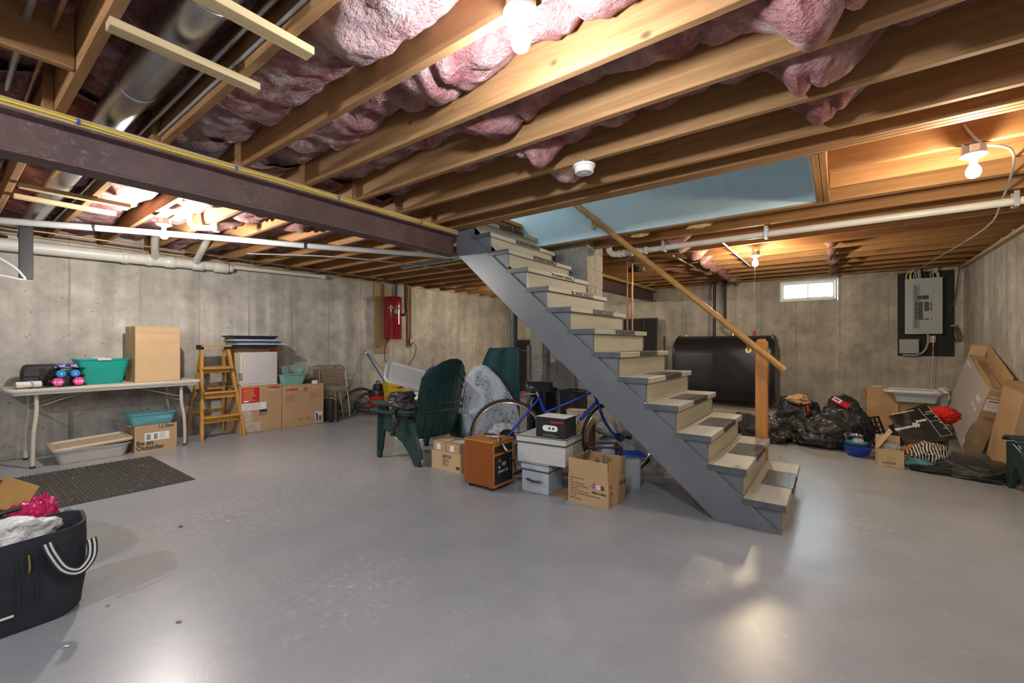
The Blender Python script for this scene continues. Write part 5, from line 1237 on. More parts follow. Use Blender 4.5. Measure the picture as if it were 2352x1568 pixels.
rp = ring(-.075, .085, .12, .255, .004, -.001, .001); Mx = TR(.1555, 0, 0, 0, 0, 90); rp.v = [tuple(Mx @ Vector(p)) for p in rp.v]; rp.build('panel_border', 'chrome', ht)
for k in range(4): MB().cyl((.1546, -.055+.032*k, .145), (.158, -.055+.032*k, .145), .011, n=14).build('button', 'handle_grey', ht)
MB().cyl((.1546, -.055, .18), (.158, -.055, .18), .011, n=14).build('button', 'handle_grey', ht)
MB().box(.1546, .156, -.02, .03, .185, .215).build('display', 'ink_grey', ht); text(ht, 'Dr', .03, 'orange_print', frame((.1557, -.065, .222), (0,1,0), (0,0,1)), 'lettering', .001)
for x in (-.11, .11):
    for y in (-.10, .10): MB().cyl((x, y, 0), (x, y, .03), .018, n=12).build('caster', 'black_plastic', ht)
hc = thing('heater_cord', 'black heater cord with white tags lying over the heater top', 'cord', (-2.325, 2.772, .3925))
MB().tube(spline([(-.10, .06, .008), (.0, .08, .006), (.06, .02, .010), (.12, .0, .010), (.15, -.04, .008), (.176, -.05, -.03), (.186, .01, -.11), (.196, .09, -.20), (.19, .11, -.28), (.176, .06, -.30), (.172, .0, -.25), (.172, .01, -.21)], 6), .0055, 8).build('cord_run', 'black_plastic', hc, smooth=50)
MB(TR(.06, -.02, .016, 0, 4, 40)).box(-.05, .05, -.025, .025, 0, .002).build('tag', 'paper_white', hc); MB(TR(.165, -.03, -.035, 0, 50, 20)).box(-.06, .06, -.018, .018, 0, .002).build('tag', 'paper_white', hc)
MB(TR(.06, -.02, .0185, 0, 4, 40)).box(-.04, -.01, -.018, .0, 0, .0012).build('tag_mark', 'red', hc)
# ------------------------------------------------------------------ cloth storage boxes and the appliance carton
plain('box_cloth', (.52, .52, .50), .85, var=.05, sc=30, bmp=.15, bsc=120); plain('box_cloth_blue', (.42, .47, .52), .85, var=.05, sc=30, bmp=.15, bsc=120); plain('brown_trim', (.055, .042, .035), .7, var=.1)
def cloth_box(label, loc, rz, w, d, h, mat, handle=True):
    t = thing('storage_box', label, 'box', loc, rz)
    MB().box(-w/2+.006, w/2-.006, -d/2+.006, d/2-.006, 0, h-.002).build('box_body', mat, t, bevel=.006)
    MB().box(-w/2, w/2, -d/2, d/2, h-.045, h+.006).build('lid', mat, t, bevel=.006)
    ring_s = [(rrect(w+.004, d+.004, .006, 1), h-.050), (rrect(w+.004, d+.004, .006, 1), h-.042)]
    loft(ring_s, False, False).build('lid_trim', 'brown_trim', t); r2 = [(rrect(w+.003, d+.003, .006, 1), h), (rrect(w+.003, d+.003, .006, 1), h+.006)]
    loft(r2, False, False).build('lid_trim', 'brown_trim', t)
    if handle:
        MB().tube(spline([(-.07, -d/2-.002, h*.46), (-.05, -d/2-.010, h*.47), (0, -d/2-.016, h*.44), (.05, -d/2-.010, h*.45), (.07, -d/2-.002, h*.43)], 5), .008, 6).build('handle', 'brown_trim', t, smooth=50)
        for x in (-.065, .065): MB().cyl((x, -d/2-.016, h*.45), (x, -d/2+.002, h*.45), .005, n=8).build('rivet', 'zinc', t)
        patch(t, frame((-.045, -d/2+.0052, h*.28), (1,0,0), (0,0,1)), .06, .035, 'torn_paper', 'card_slot')
    return t
cloth_box('pale blue cloth storage box with a dark handle on the floor', (-1.91, 2.945, 0), 3, .255, .25, .222, 'box_cloth_blue')
cloth_box('larger off-white cloth storage box on top of the blue one', (-1.875, 2.995, .229), 6, .43, .33, .205, 'box_cloth', False)
ka = carton('black and white appliance carton on the cloth storage boxes', (-1.785, 2.95, .4405), 4, .25, .20, .158, 'black_plastic', False)
patch(ka, frame((-.1245, -.10, .1585), (1,0,0), (0,1,0)), .249, .20, 'paper_white', 'top_face'); patch(ka, face(.25,.20,.158, .10, .003, 3), .20, .15, 'ink_grey', 'side_face')
text(ka, 'KitchenAid', .023, 'red', face(.25,.20,.158, .005, .118), 'lettering', .0012)
loft([(rrect(.13, .045, .022), 0), (rrect(.13, .045, .022), .003)]).build('printed_mixer', 'paper_white', ka, smooth=40).matrix_local = face(.25,.20,.158, .0, .075, 0, -.0005)
for x in (-.005, .028): MB(face(.25,.20,.158, x, .075)).lathe([(0,.002), (.009,.002), (.009,.004), (0,.004)], 14).build('printed_knob', 'ink_black', ka)
lines(ka, face(.25,.20,.158, -.06, .028), .15, 2, .009, .004, 'ink_grey', 4)
# ------------------------------------------------------------------ open carton of papers
do = opencarton('open brown carton full of papers at the foot of the stairs', (-1.452, 2.985, 0), -2, .325, .28, .205, 'cardboard', ((0, .120, 3), (1, .13, 3), (2, .12, -6), (3, .14, -20)))
D_ = lambda x, z: face(.325, .28, .205, x, z)
for k, s in enumerate(('TRG HOLDINGS INC', 'PO#', 'UPC#: 810056 01356 4', 'VENDOR NAME: ATOM INC.', 'ITEM#: 20717', 'ITEM DESC: 6FT SPIN CABLE', 'QTY: 24PCS WHITE/8 PCS BLACK/8PCS PINK', 'CTN NO.:', 'MADE IN CHINA')):
    text(do, s, .0125, 'ink_brown', D_(-.148, .176-.0185*k), 'lettering', .0003)
for s, m_, x in (('d', 'ink_purple', .028), ('o', 'ink_white', .066), ('a', 'ink_black', .106)): text(do, s, .062, m_, D_(x, .13), 'emblem', .0015)
text(do, 'SPIN CABLE', .022, 'ink_black', D_(.035, .092), 'lettering', .0006)
R_ = lambda y, z: face(.325, .28, .205, y, z, 1)
text(do, 'd', .06, 'ink_purple', R_(.02, .13), 'emblem', .0012); text(do, 'o a', .06, 'ink_black', R_(.055, .13), 'emblem', .0012)
for k in range(5): text(do, ('C/NO.', 'QTY: 40', 'G.W.', 'N.W.', 'MEAS')[k], .017, 'ink_brown', R_(-.12, .105-.021*k), 'lettering', .0003)
text(do, 'YIT', .035, 'ink_brown', R_(-.125, .135), 'handling_marks', .001)
for k, (x, y, a, h_, m_) in enumerate(((-.03, -.04, 4, .27, 'cardboard_light'), (.0, .0, -7, .30, 'cardboard'), (.03, -.02, 10, .27, 'cardboard_light'), (.06, .03, -14, .285, 'cardboard_dark'), (.09, -.01, 5, .25, 'paper_white'), (.02, .06, 2, .31, 'cardboard'))):
    MB(TR(x, y, .008, a, a*.6, 70+11*k)).box(-.075, .075, -.0015, .0015, 0, h_).build('paper_sheet', m_, do)
tag(MB(TR(-1.745, 2.93, .001, 0, 0, -8)).box(-.07, .11, -.085, .085, 0, .004).build('cardboard_flat', 'cardboard_dark', None), 'flat piece of printed cardboard beside the paper carton', 'cardboard')
# ------------------------------------------------------------------ bicycle
EX, EZ = V(.8112, .5848, 0), V(0, 0, 1); EY = EZ.cross(EX)
bm4 = Matrix((EX, EY, EZ)).transposed().to_4x4(); bm4.translation = V(-2.367, 3.075, 0)
bi = thing('bicycle', 'blue step-through bicycle leaning under the stairs', 'bicycle', M4=bm4)
plain('bike_blue', (.012, .045, .42), .22, var=.05); plain('tan_wall', (.30, .17, .06), .6, var=.1); plain('tyre', (.022, .022, .022), .7, var=.15)
WR = .338
def wheel(x, label):
    for rr_, r, m_, nm in ((WR-.013, .0135, 'tyre', 'tyre'), (WR-.026, .0085, 'tan_wall', 'tyre_wall'), (WR-.036, .008, 'chrome', 'rim')):
        MB().tube([(x+rr_*math.cos(2*PI*i/48), 0, WR+rr_*math.sin(2*PI*i/48)) for i in range(48)], r, 8, True).build(nm, m_, bi, smooth=60)
    sp = MB()
    for i in range(32):
        a = 2*PI*i/32; h_ = a+(.9 if i % 4 < 2 else -.9); s = .03 if i % 2 else -.03
        sp.tube([(x+.02*math.cos(h_), s, WR+.02*math.sin(h_)), (x+(WR-.04)*math.cos(a), 0, WR+(WR-.04)*math.sin(a))], .0011, 4)
    sp.build('spokes', 'chrome', bi, kind='stuff')
    MB().cyl((x, -.05, WR), (x, .05, WR), .014, n=14).build('hub', 'chrome', bi, smooth=40); 
    for s in (-.032, .032): MB().cyl((x, s-.003, WR), (x, s+.003, WR), .03, n=18).build('hub_flange', 'black_plastic', bi)
wheel(0, 'rear'); wheel(.995, 'front')
tb_ = lambda pts, r, nm='frame_tube', m_='bike_blue', n=10: MB().tube(pts, r, n).build(nm, m_, bi, smooth=50)
BB, ST, HT, HB = (.448, 0, .285), (.276, 0, .70), (.765, 0, .77), (.80, 0, .655)
tb_([BB, ST], .0145, 'seat_tube'); tb_([BB, HB], .0155, 'down_tube'); tb_([HT, HB], .018, 'head_tube')
for s in (-.02, .02): tb_([(.335, s, .555), (.772, s*.6, .745)], .0075, 'top_tube')
for s in (-1, 1):
    tb_([(.285, s*.014, .685), (.0, s*.058, WR)], .0065, 'seat_stay'); tb_([(BB[0], s*.03, BB[2]), (.0, s*.058, WR)], .008, 'chain_stay')
    tb_(spline([(.80, s*.03, .655), (.845, s*.045, .52), (.90, s*.052, .42), (.955, s*.055, .36), (.995, s*.055, WR)], 5), .0085, 'fork_blade')
tb_([ST, (.255, 0, .765)], .0125, 'seat_post', 'chrome')
def saddle(u, v):
    x = .155+.25*u; w_ = (.078 if u < .35 else .078-.055*((u-.35)/.65)**.8)*(math.sin(min(1, u/.14)*PI/2)**.7 if u < .14 else 1)*(math.sqrt(max(0, 1-((u-.9)/.1)**2)) if u > .9 else 1)
    a = PI*(v-.5)*1.25; return (x, w_*math.sin(a), .775+.062*math.cos(a)-.012*u)
b = MB().grid(16, 12, saddle); b.build('saddle', 'black_plastic', bi, smooth=60, sol=.004)
for s in (-.02, .02): tb_(spline([(.17, s, .80), (.22, s, .765), (.30, s, .765), (.38, s*.3, .80)], 5), .0035, 'saddle_rail', 'chrome', 6)
tb_(spline([(.765, 0, .77), (.75, 0, .85), (.80, 0, .875)], 4), .011, 'stem', 'chrome')
tb_(spline([(.66, -.23, .86), (.78, -.20, .87), (.81, -.08, .875), (.81, .08, .875), (.78, .20, .87), (.66, .23, .86)], 5), .011, 'handlebar', 'chrome')
for s in (-1, 1): tb_([(.65, s*.232, .859), (.74, s*.215, .867)], .015, 'grip', 'black_plastic')
MB().lathe([(.065,-.002), (.092,-.002), (.092,.002), (.065,.002), (.065,-.002)], 36, TR(BB[0], -.045, BB[2], 90, 0, 0)).build('chainring', 'zinc', bi)
for s in (-1, 1):
    tb_([(BB[0], s*.058, BB[2]), (BB[0]+s*.10, s*.064, BB[2]+.13*s)], .008, 'crank_arm', 'zinc', 8)
    MB().box(BB[0]+s*.10-.04, BB[0]+s*.10+.04, s*.068 if s > 0 else -.15, .15 if s > 0 else -.068, BB[2]+.13*s-.011, BB[2]+.13*s+.011).build('pedal', 'black_plastic', bi, bevel=.004)
for k, r in enumerate((.052, .044, .036, .028)): MB().cyl((0, -.036-.005*k, WR), (0, -.039-.005*k, WR), r, n=24).build('sprocket', 'black_iron', bi)
MB().lathe([(.058,-.002), (.075,-.002), (.075,.002), (.058,.002), (.058,-.002)], 30, TR(0, -.033, WR, 90, 0, 0)).build('spoke_guard', 'black_plastic', bi)
tb_([(0, -.045, WR+.05), (BB[0], -.046, BB[2]+.09)], .003, 'chain', 'black_iron', 6); tb_([(0, -.045, WR-.05), (BB[0], -.046, BB[2]-.09)], .003, 'chain', 'black_iron', 6)
MB().box(.135, .155, -.02, .02, .70, .745).build('reflector', 'red', bi, bevel=.003); MB().beam((.145, 0, .72), (.255, 0, .72), .012, .004).build('reflector_bracket', 'zinc', bi)
tb_(spline([(.24, -.02, .69), (.215, -.035, .66), (.21, -.03, .62)], 4), .006, 'brake_arm', 'chrome', 6); tb_(spline([(.24, .02, .69), (.215, .035, .66), (.21, .03, .62)], 4), .006, 'brake_arm', 'chrome', 6)
dv = (Vector(HB)-Vector(BB)).normalized()
text(bi, 'NISHIKI', .042, 'ink_yellow', frame(Vector(BB)+dv*.10+V(0,-.0165,-.012), dv, V(0,0,1)), 'lettering', .001, 'LEFT', 1.35)
# ------------------------------------------------------------------ things under the stairs
for (x, label) in ((-2.78, 'black lidded bin by the chimney, left one'), (-2.385, 'black lidded bin by the chimney, right one')):
    t = thing('black_bin', label, 'bin', (x, 4.30, 0)); tub(t, .22, .24, .63, 'black_plastic', .88, .03, .005, .01); lid(t, .245, .265, 'black_plastic', TR(0,0,.631), .02, .03)
plain('cream_print', (.66, .60, .50), .7, var=.25, sc=25); plain('orange_trim', (.62, .22, .10), .6, var=.1)
fb = thing('floral_box', 'small cream flowered box with an orange rim behind the bicycle', 'box', (-2.05, 3.78, .42), 15)
tub(fb, .18, .15, .10, 'cream_print', .85, .012, .003, .002, 'box_body'); MB().tube([(x, y, .10) for x, y in rrect(.186, .156, .014)], .005, 6, True).build('rim', 'orange_trim', fb)
for k, (x, y) in enumerate(((-.05, .02), (0, .05), (.04, .03))): MB(frame((x, -.0785, y), (1,0,0), (0,-.1,1))).lathe([(0,.0005), (.016,.0005), (.016,.0012), (0,.0012)], 10).build('flower_print', ('red', 'yellow_cable', 'lime_paper')[k], fb)
lower = thing('cardboard_box', 'brown box under the small flowered box behind the bicycle', 'box', (-2.05, 3.80, 0), 12); MB().box(-.14, .14, -.12, .12, 0, .418).build('box_body', 'cardboard_dark', lower, bevel=.004); MB().box(-.14, .14, -.02, .02, .4181, .4188).build('tape', 'packing_tape', lower)
plain('blanket', (.50, .46, .42), .95, var=.15, sc=20, bmp=.4); plain('blanket_blue', (.40, .46, .56), .95, var=.12, sc=20, bmp=.4)
bb1 = tag(lump((-1.72, 3.95, .36), .20, .15, .09, 51, .12, 2, 4, .003, .12).build('folded_blanket', 'blanket', None, smooth=60), 'folded beige blanket behind the bicycle front wheel', 'blanket')
bb2 = tag(lump((-1.68, 3.95, .15), .24, .16, .15, 52, .10, 2, 4, .003, .10).build('folded_blanket', 'blanket_blue', None, smooth=60), 'folded pale blue blanket on the floor behind the bicycle', 'blanket')
tag(lump((-1.38, 3.93, .24), .16, .13, .23, 53, .18, 2, 4, .003, .2).build('plastic_wrap', 'clear_film', None, smooth=60), 'crumpled clear plastic bag behind the bicycle fork', 'bag')
cbn = thing('storage_bin', 'small clear bin with a blue slotted tray under the stairs', 'bin', (-1.36, 3.42, 0), 38)
tub(cbn, .14, .12, .24, 'clear_thin', .92, .02)
for k in range(4): MB().box(-.085, .085, -.06+.037*k, -.052+.037*k, .265, .275).build('tray_slat', 'mop_blue', cbn, bevel=.003)
MB().tube([(x, y, .27) for x, y in rrect(.19, .16, .015)], .007, 6, True).build('tray_rim', 'mop_blue', cbn)
plain('maroon', (.10, .012, .018), .4, var=.1)
cr_ = thing('folding_crate', 'dark maroon and black folding crate behind the paper carton', 'crate', (-1.55, 3.30, 0), 36)
for z in (.08, .18, .335): 
    MB().tube([(x, y, z) for x, y in rrect(.26, .17, .015)], .008, 6, True).build('rail', 'maroon' if z > .3 else 'black_plastic', cr_)
for x in (-.125, .125):
    for y in (-.08, .08): MB().box(x-.01, x+.01, y-.01, y+.01, 0, .34).build('post', 'black_plastic', cr_, bevel=.003)
tag(MB().box(-2.79, -2.75, 3.98, 4.02, 0, 1.15).build('timber_post', 'stair_edge', None, bevel=.003), 'slim grey painted timber post standing under the stairs', 'post')
# ------------------------------------------------------------------ bin bags
for (c, rx, ry, rz_, sd_, lab) in (((-.70, 6.08, .10), .25, .24, .17, 1, 'black bin bag lying behind the newel post'), ((-.17, 6.16, .11), .25, .26, .19, 2, 'glossy black bin bag in the middle of the pile'), ((.06, 6.72, .11), .24, .18, .18, 3, 'black bin bag at the right end of the pile'),
        ((-.45, 6.98, .19), .22, .20, .23, 4, 'tall black bin bag against the wall with a paper bag on it'), ((.04, 7.22, .19), .23, .18, .23, 5, 'black bin bag beside the plain box by the wall'), ((-1.05, 6.62, .08), .22, .24, .14, 6, 'flat black bin bag left of the newel post')):
    tag(lump(c, rx, ry, rz_, sd_+70, .42, 1.35, 5, .003, .12).build('bin_bag', 'trash_black', None, smooth=60), lab, 'bag', 'black bin bags by the wall')
plain('kraft_paper', (.52, .32, .17), .8, var=.12, sc=12, bmp=.6, bsc=18)
tag(lump((-.44, 6.90, .43), .11, .09, .06, 90, .4, 1.6, 4, .003, .15).build('paper_bag', 'kraft_paper', None, smooth=60), 'crumpled tan paper bag on top of the bin bags', 'bag')
tag(MB().tube(spline([(-.35, 6.80, .36), (-.33, 6.77, .31), (-.35, 6.78, .25), (-.32, 6.78, .30), (-.34, 6.80, .37)], 5), .008, 6).build('drawstring', 'red', None, smooth=50), 'red drawstring hanging from the bin bag', 'string')
rw = thing('toy_box', 'small red and white printed box on the bin bags', 'box', M4=frame((.0, 6.98, .405), (.8, -.15, -.45), (.35, .6, .5)))
MB().box(-.10, .10, -.04, .04, 0, .03).build('box_body', 'red', rw, bevel=.003); MB().box(-.09, .0, -.03, .03, .0301, .031).build('label', 'paper_white', rw); MB().box(-.08, -.02, -.012, .012, .0311, .0316).build('print', 'mop_blue', rw)
# ------------------------------------------------------------------ boxes and clear bin at the far wall
b1 = opencarton('plain brown box with raised flaps between the bags and the clear bin', (.46, 8.02, 0), 0, .335, .34, .41, 'cardboard', ((0, .14, 4), (1, .13, 30), (3, .13, 10), (2, .14, -5)))
patch(b1, frame((-.08, .168, .50), (1,0,0), (0,0,1)), .10, .06, 'paper_white', 'paper_inside')
b2 = carton('brown box under the clear storage bin', (.83, 7.92, 0), -4, .36, .36, .40, 'cardboard_dark')
cb_ = thing('storage_bin', 'clear flat storage bin with green papers on a brown box', 'bin', (.80, 7.80, .402), -6)
tub(cb_, .44, .32, .105, 'clear_thin', .88, .03)
lid(cb_, .47, .35, 'frost_plastic', TR(0,0,.106), .018, .04)
plain('green_paper', (.18, .48, .24), .7, var=.1)
MB().box(-.18, .18, -.13, .12, .006, .050).build('paper_stack', 'green_paper', cb_); MB(TR(0,-.03,.05,0,6,0)).box(-.10, .17, -.10, .05, 0, .006).build('paper_sheet', 'paper_white', cb_)
ll = thing('tote_cover', 'loose frosted lid lying on the clear storage bin', 'lid', (.755, 7.79, .528), -5); lid(ll, .56, .40, 'frost_plastic', None, .035, .06)
tag(lump((1.10, 8.05, .28), .13, .16, .27, 97, .14, 1.8, 4, .003, .15).build('bin_bag', 'trash_white', None, smooth=60), 'white plastic bag with a red tie behind the television box', 'bag')
tag(MB().tube(spline([(1.0, 7.84, .47), (1.06, 7.82, .51), (1.14, 7.82, .53)], 4), .007, 6).build('bag_tie', 'red', None, smooth=50), 'red tie ribbon on the white plastic bag', 'ribbon')
# ------------------------------------------------------------------ television carton leaning on the right wall
plain('tv_face', (.44, .40, .40), .55, var=.03, sc=3)
o_ = V(1.055, 6.70, .004); e1 = V(.03, .955, .29).normalized(); e2 = V(.215, -.285, .93); e2 = (e2-e1*e2.dot(e1)).normalized(); e3 = e1.cross(e2)*-1
if e3.x < 0: e3 = -e3
tvm = Matrix((e1, e3, e2)).transposed().to_4x4(); tvm.translation = o_
tv = thing('television_carton', 'big flat television carton with open flaps leaning on the right wall', 'box', M4=tvm)
TL, TT, TH = 1.18, .145, .745
s_ = 1 if e1.cross(e3).dot(e2) > 0 else -1
MB().box(0, TL, 0, TT, 0, TH-.005).build('box_body', 'cardboard', tv, bevel=.004)
def tface(x, z, yoff=-.0008): return frame((x, yoff, z), (1,0,0), (0,0,1))
MB().box(.004, TL-.004, -.0012, -.0001, .004, TH-.008).build('printed_face', 'tv_face', tv)
MB().box(0, TL, .002, TT-.002, TH-.005, TH-.001).build('top_flap', 'cardboard_light', tv)
MB(TR(0, TT, TH, 6, 0, 0)).box(0, TL-.1, -.004, 0, 0, .17).build('open_flap', 'cardboard', tv, bevel=.001)
MB(TR(TL, 0, TH, 0, 10, 0)).box(-.004, 0, 0, TT, 0, .12).build('end_flap', 'cardboard_light', tv, bevel=.001)
MB(TR(0, .03, TH, 26, 0, 0)).box(.05, TL-.25, -.003, 0, 0, .06).build('tuck_flap', 'cardboard_light', tv, bevel=.001)
def mirror_x(M4): return M4
# lettering on the big face runs up the tilted edge
up = lambda x, z: frame((x, -.0016, z), (-1,0,0), (0,0,1)) if False else frame((x, -.0016, z), (0,0,-1), (1,0,0))
fx = lambda x, z: Matrix(((1,0,0,x), (0,0,-1,-.0016), (0,1,0,z), (0,0,0,1)))
def tvtext(s, size, x, z, flip, mat='ink_white', bold=.001):
    # the face is seen from -e3; text direction +x of the carton is away from the viewer
    Mx = Matrix(((-1,0,0,x), (0,0,-1,-.0016), (0,1,0,z), (0,0,0,1)))
    return text(tv, s, size, mat, Mx, 'lettering', bold)
tvtext('QLED', .075, .30, .53, 0); tvtext('QUANTUM', .045, .36, .43, 0); tvtext('SAMSUNG', .05, 1.1, .66, 0, 'paper_white', .0005)
MB().box(.05, .11, -.0022, -.0013, .06, .12).build('mark', 'ink_white', tv)
ef = lambda y, z: Matrix(((0,0,-1,-.0014), (1,0,0,y), (0,1,0,z), (0,0,0,1)))
text(tv, 'SAMSUNG', .022, 'ink_white', ef(.018, .665), 'lettering', .0006)
MB(ef(.015, .515)).box(0, .12, 0, .125, 0, .0012).build('shipping_label', 'paper_white', tv); MB(ef(.028, .615)).box(0, .085, 0, .012, .0012, .0018).build('red_bar', 'red', tv)
lines(tv, ef(.025, .60)@TR(0,0,.001), .09, 4, .014, .004, 'ink_grey', 11)
MB(ef(.04, .40)).lathe([(0,0), (.02,0), (.02,.001), (0,.001)], 16, Matrix.Diagonal((2.2, 1, 1, 1))@TR(.018,0.03,0)).build('hand_slot', 'cardboard_dark', tv)
lines(tv, ef(.04, .19), .075, 8, .012, .003, 'ink_white', 13); text(tv, 'WECYCLING', .035, 'ink_white', frame((.55, .03, TH+.0002), (-1,0,0), (0,-1,0)), 'lettering', .0005) if False else None
lines(tv, frame((.10, .03, TH+.0004), (1,0,0), (0,1,0))@TR(0,.07,0), .55, 4, .02, .010, 'ink_white', 17)
b3m = frame((1.215, 6.36, .004), (.97, .10, .22), (.05, .97, .12)); 
bx2 = thing('cardboard_box', 'large brown box leaning behind the television carton at the right edge', 'box', M4=TR(1.262, 6.12, .02, 3, 9, 0))
MB().box(-.085, .085, -.30, .30, 0, .78).build('box_body', 'cardboard', bx2, bevel=.005); MB().box(-.06, .06, -.3008, -.3001, .40, .78).build('tape', 'packing_tape', bx2); MB().box(-.087, -.085, -.30, .30, .72, .78).build('top_edge', 'cardboard_dark', bx2)
# ------------------------------------------------------------------ black shopping bag, crate, red cushion
plain('tote_black', (.016, .016, .017), .38, var=.1, bmp=.08, bsc=8); 
mh = thing('shopping_bag', 'black shopping bag with upside-down white print lying on the pile', 'bag', (0,0,0))
c00, c10, c11, c01 = V(.545, 6.02, .10), V(.93, 6.12, .225), V(.735, 6.38, .53), V(.42, 6.26, .375)
nrm = (c10-c00).cross(c01-c00).normalized()
if nrm.y > 0: nrm = -nrm
def mface(u, v, o=0):
    p = c00.lerp(c10, u).lerp(c01.lerp(c11, u), v); bul = .03*math.sin(PI*u)*math.sin(PI*v)+.014*nz((u*4, v*4, 1), 1, 4)
    return p+nrm*(bul+o)
def mbag(u, v): return tuple(mface(u, v))
fr_ = MB().grid(24, 18, mbag); n1 = len(fr_.v)
bk_ = MB().grid(24, 18, lambda u, v: tuple(c00.lerp(c10, u).lerp(c01.lerp(c11, u), v)-nrm*(.13*math.sin(PI*min(max(u,.0),1))**.4*math.sin(PI*v)**.4)))
fr_.v += bk_.v; fr_.f += [tuple(n1+i for i in reversed(f)) for f in bk_.f]; fr_.build('bag_body', 'tote_black', mh, smooth=60)
def mtext(s, size, u, v, bold=.001, sx_=1):
    o = mface(u, v, .006); ex = -(c10-c00).normalized(); ey = -(c01-c00); ey = ey-ex*ey.dot(ex)
    m4 = frame(o, ex, ey)
    if m4.col[2].xyz.dot(nrm) < 0: m4 = frame(o, -ex, ey)
    return text(mh, s, size, 'ink_white', m4, 'lettering', bold, 'LEFT', sx_)
mtext('MAINE', .036, .70, .60, .0012, .80); mtext('HARDWARE', .036, .36, .52, .0012, .80)
o = mface(.43, .50, .007); ex = (c10-c00).normalized(); ey = (c01-c00); st_ = MB(frame(o, ex, ey))
for k in range(6):
    a = k*PI/3; st_.beam((.0, 0, 0), (.034*math.cos(a), .034*math.sin(a), 0), .006, .001, (0,0,1)); a2 = a+PI/3
    st_.beam((.034*math.cos(a), .034*math.sin(a), 0), (.020*math.cos(a+PI/6), .020*math.sin(a+PI/6), 0), .005, .001, (0,0,1)); st_.beam((.034*math.cos(a2), .034*math.sin(a2), 0), (.020*math.cos(a+PI/6), .020*math.sin(a+PI/6), 0), .005, .001, (0,0,1))
st_.build('star_emblem', 'ink_white', mh, kind='stuff')
for k, (s, sz) in enumerate((('Your Local', .02), ('Since', .022), ('Hardware Store', .016), ('maine.com', .016))): mtext(s, sz, .965, .30+.16*k, .0004, .8)
mtext('www.mainehardware.com', .022, .62, .93, .0006, .85)
def mline(u0, v0, u1, v1): return MB().tube([mface(u0+(u1-u0)*i/6, v0+(v1-v0)*i/6, .006) for i in range(7)], .0018, 4)
for q in ((.74,.10,.74,.92), (.97,.10,.97,.92), (.74,.10,.97,.10), (.74,.5,.97,.5), (.74,.72,.97,.72)): mline(*q).build('print_border', 'ink_white', mh)
ck_ = thing('plastic_crate', 'black plastic crate with round holes under the shopping bag', 'crate', (.68, 6.42, 0), -18)
tub(ck_, .44, .30, .26, 'black_plastic', .92, .02, .006, .008, 'crate_body')
for k in range(4):
    for z in (.10, .18): MB().cyl((-.16+.105*k, -.1455, z), (-.16+.105*k, -.1400, z), .026, n=14).build('hole', 'torn_paper' if (k+int(z*100)) % 3 == 0 else 'black_matte', ck_)
crk = thing('plastic_crate', 'black perforated crate panel left of the shopping bag', 'crate', M4=TR(.36, 6.36, .0, -18, -8, 34))
def perf():
    b = MB(); n = 4
    for i in range(n+1): b.box(-.10+.05*i-.008, -.10+.05*i+.008, -.008, .008, 0, .34)
    for j in range(7): b.box(-.10, .10, -.008, .008, .055*j, .055*j+.014)
    return b
perf().build('panel_grid', 'black_plastic', crk, kind='stuff'); MB().box(-.11, .11, -.010, .010, .33, .35).build('rim', 'black_plastic', crk, bevel=.003)
plain('red_plush', (.62, .02, .012), 1, var=.3, sc=40, bmp=1.0, bsc=70)
tag(lump((.885, 6.52, .40), .12, .10, .085, 98, .12, 4, 5, .003, .12).build('red_cushion', 'red_plush', None, smooth=60), 'fluffy bright red cushion beside the shopping bag', 'cushion')
# ------------------------------------------------------------------ small open carton and mixing bowls
sw = opencarton('small open brown carton with wrapped things at the pile front', (.378, 5.555, 0), 2, .19, .22, .165, 'cardboard_light', ((3, .20, -32), (2, .10, 10)))
text(sw, 'swrce', .034, 'ink_brown', face(.19,.22,.165, -.06, .03), 'lettering', .001, 'LEFT', 1.2); patch(sw, face(.19,.22,.165, -.03, .0), .06, .10, 'packing_tape', 'tape')
tag(lump((.385, 5.56, .165), .075, .09, .05, 99, .15, 2, 4, .003, .2).build('plastic_wrap', 'clear_film', None, smooth=60), 'crumpled clear wrap sticking out of the small open carton', 'wrap')
plain('bowl_blue', (.01, .05, .36), .2, var=.05); plain('bowl_teal', (.01, .32, .34), .25, var=.05); plain('bowl_purple', (.09, .02, .10), .3, var=.05)
def bowl(label, loc, r, h, mat):
    t = thing('mixing_bowl', label, 'bowl', loc, 0, 'nested mixing bowls')
    MB().lathe([(0,.004), (r*.45,.004), (r*.5,0), (r*.55,.0), (r*.62,.012), (r*.86,h*.45), (r*.97,h*.85), (r*1.02,h), (r*.98,h), (r*.93,h*.85), (r*.82,h*.45), (r*.58,.016), (0,.012)], 36).build('bowl_body', mat, t, smooth=50); return t
t = bowl('large glossy blue mixing bowl on the floor', (.145, 5.80, 0), .125, .115, 'bowl_blue'); MB().box(.11, .155, -.03, .03, .100, .112).build('handle', 'bowl_blue', t, bevel=.005)
bowl('purple bowl nested in the blue bowl', (.145, 5.80, .028), .112, .100, 'bowl_purple'); bowl('teal bowl nested on top in the blue bowl', (.135, 5.81, .052), .100, .088, 'bowl_teal')
cp = thing('measuring_cup', 'clear glass cup standing in the bowls', 'cup', (.15, 5.83, .075)); MB().lathe([(0,0), (.04,0), (.048,.09), (.045,.09), (.038,.004), (0,.004)], 24).build('cup_body', 'clear_plastic', cp, smooth=40); MB().lathe([(0,.0), (.05,.0), (.052,.012), (0,.014)], 24, TR(-.02,-.05,.045)).build('dark_lid', 'black_plastic', cp, smooth=40)
ft_ = thing('foil_tray', 'crumpled silver foil tray behind the bowls', 'tray', (.10, 6.02, .08), 25); plain('foil', (.6, .6, .6), .25, metal=1, var=.1, bmp=.5, bsc=30); tub(ft_, .18, .12, .10, 'foil', .7, .02, .002, .012, 'tray_body')
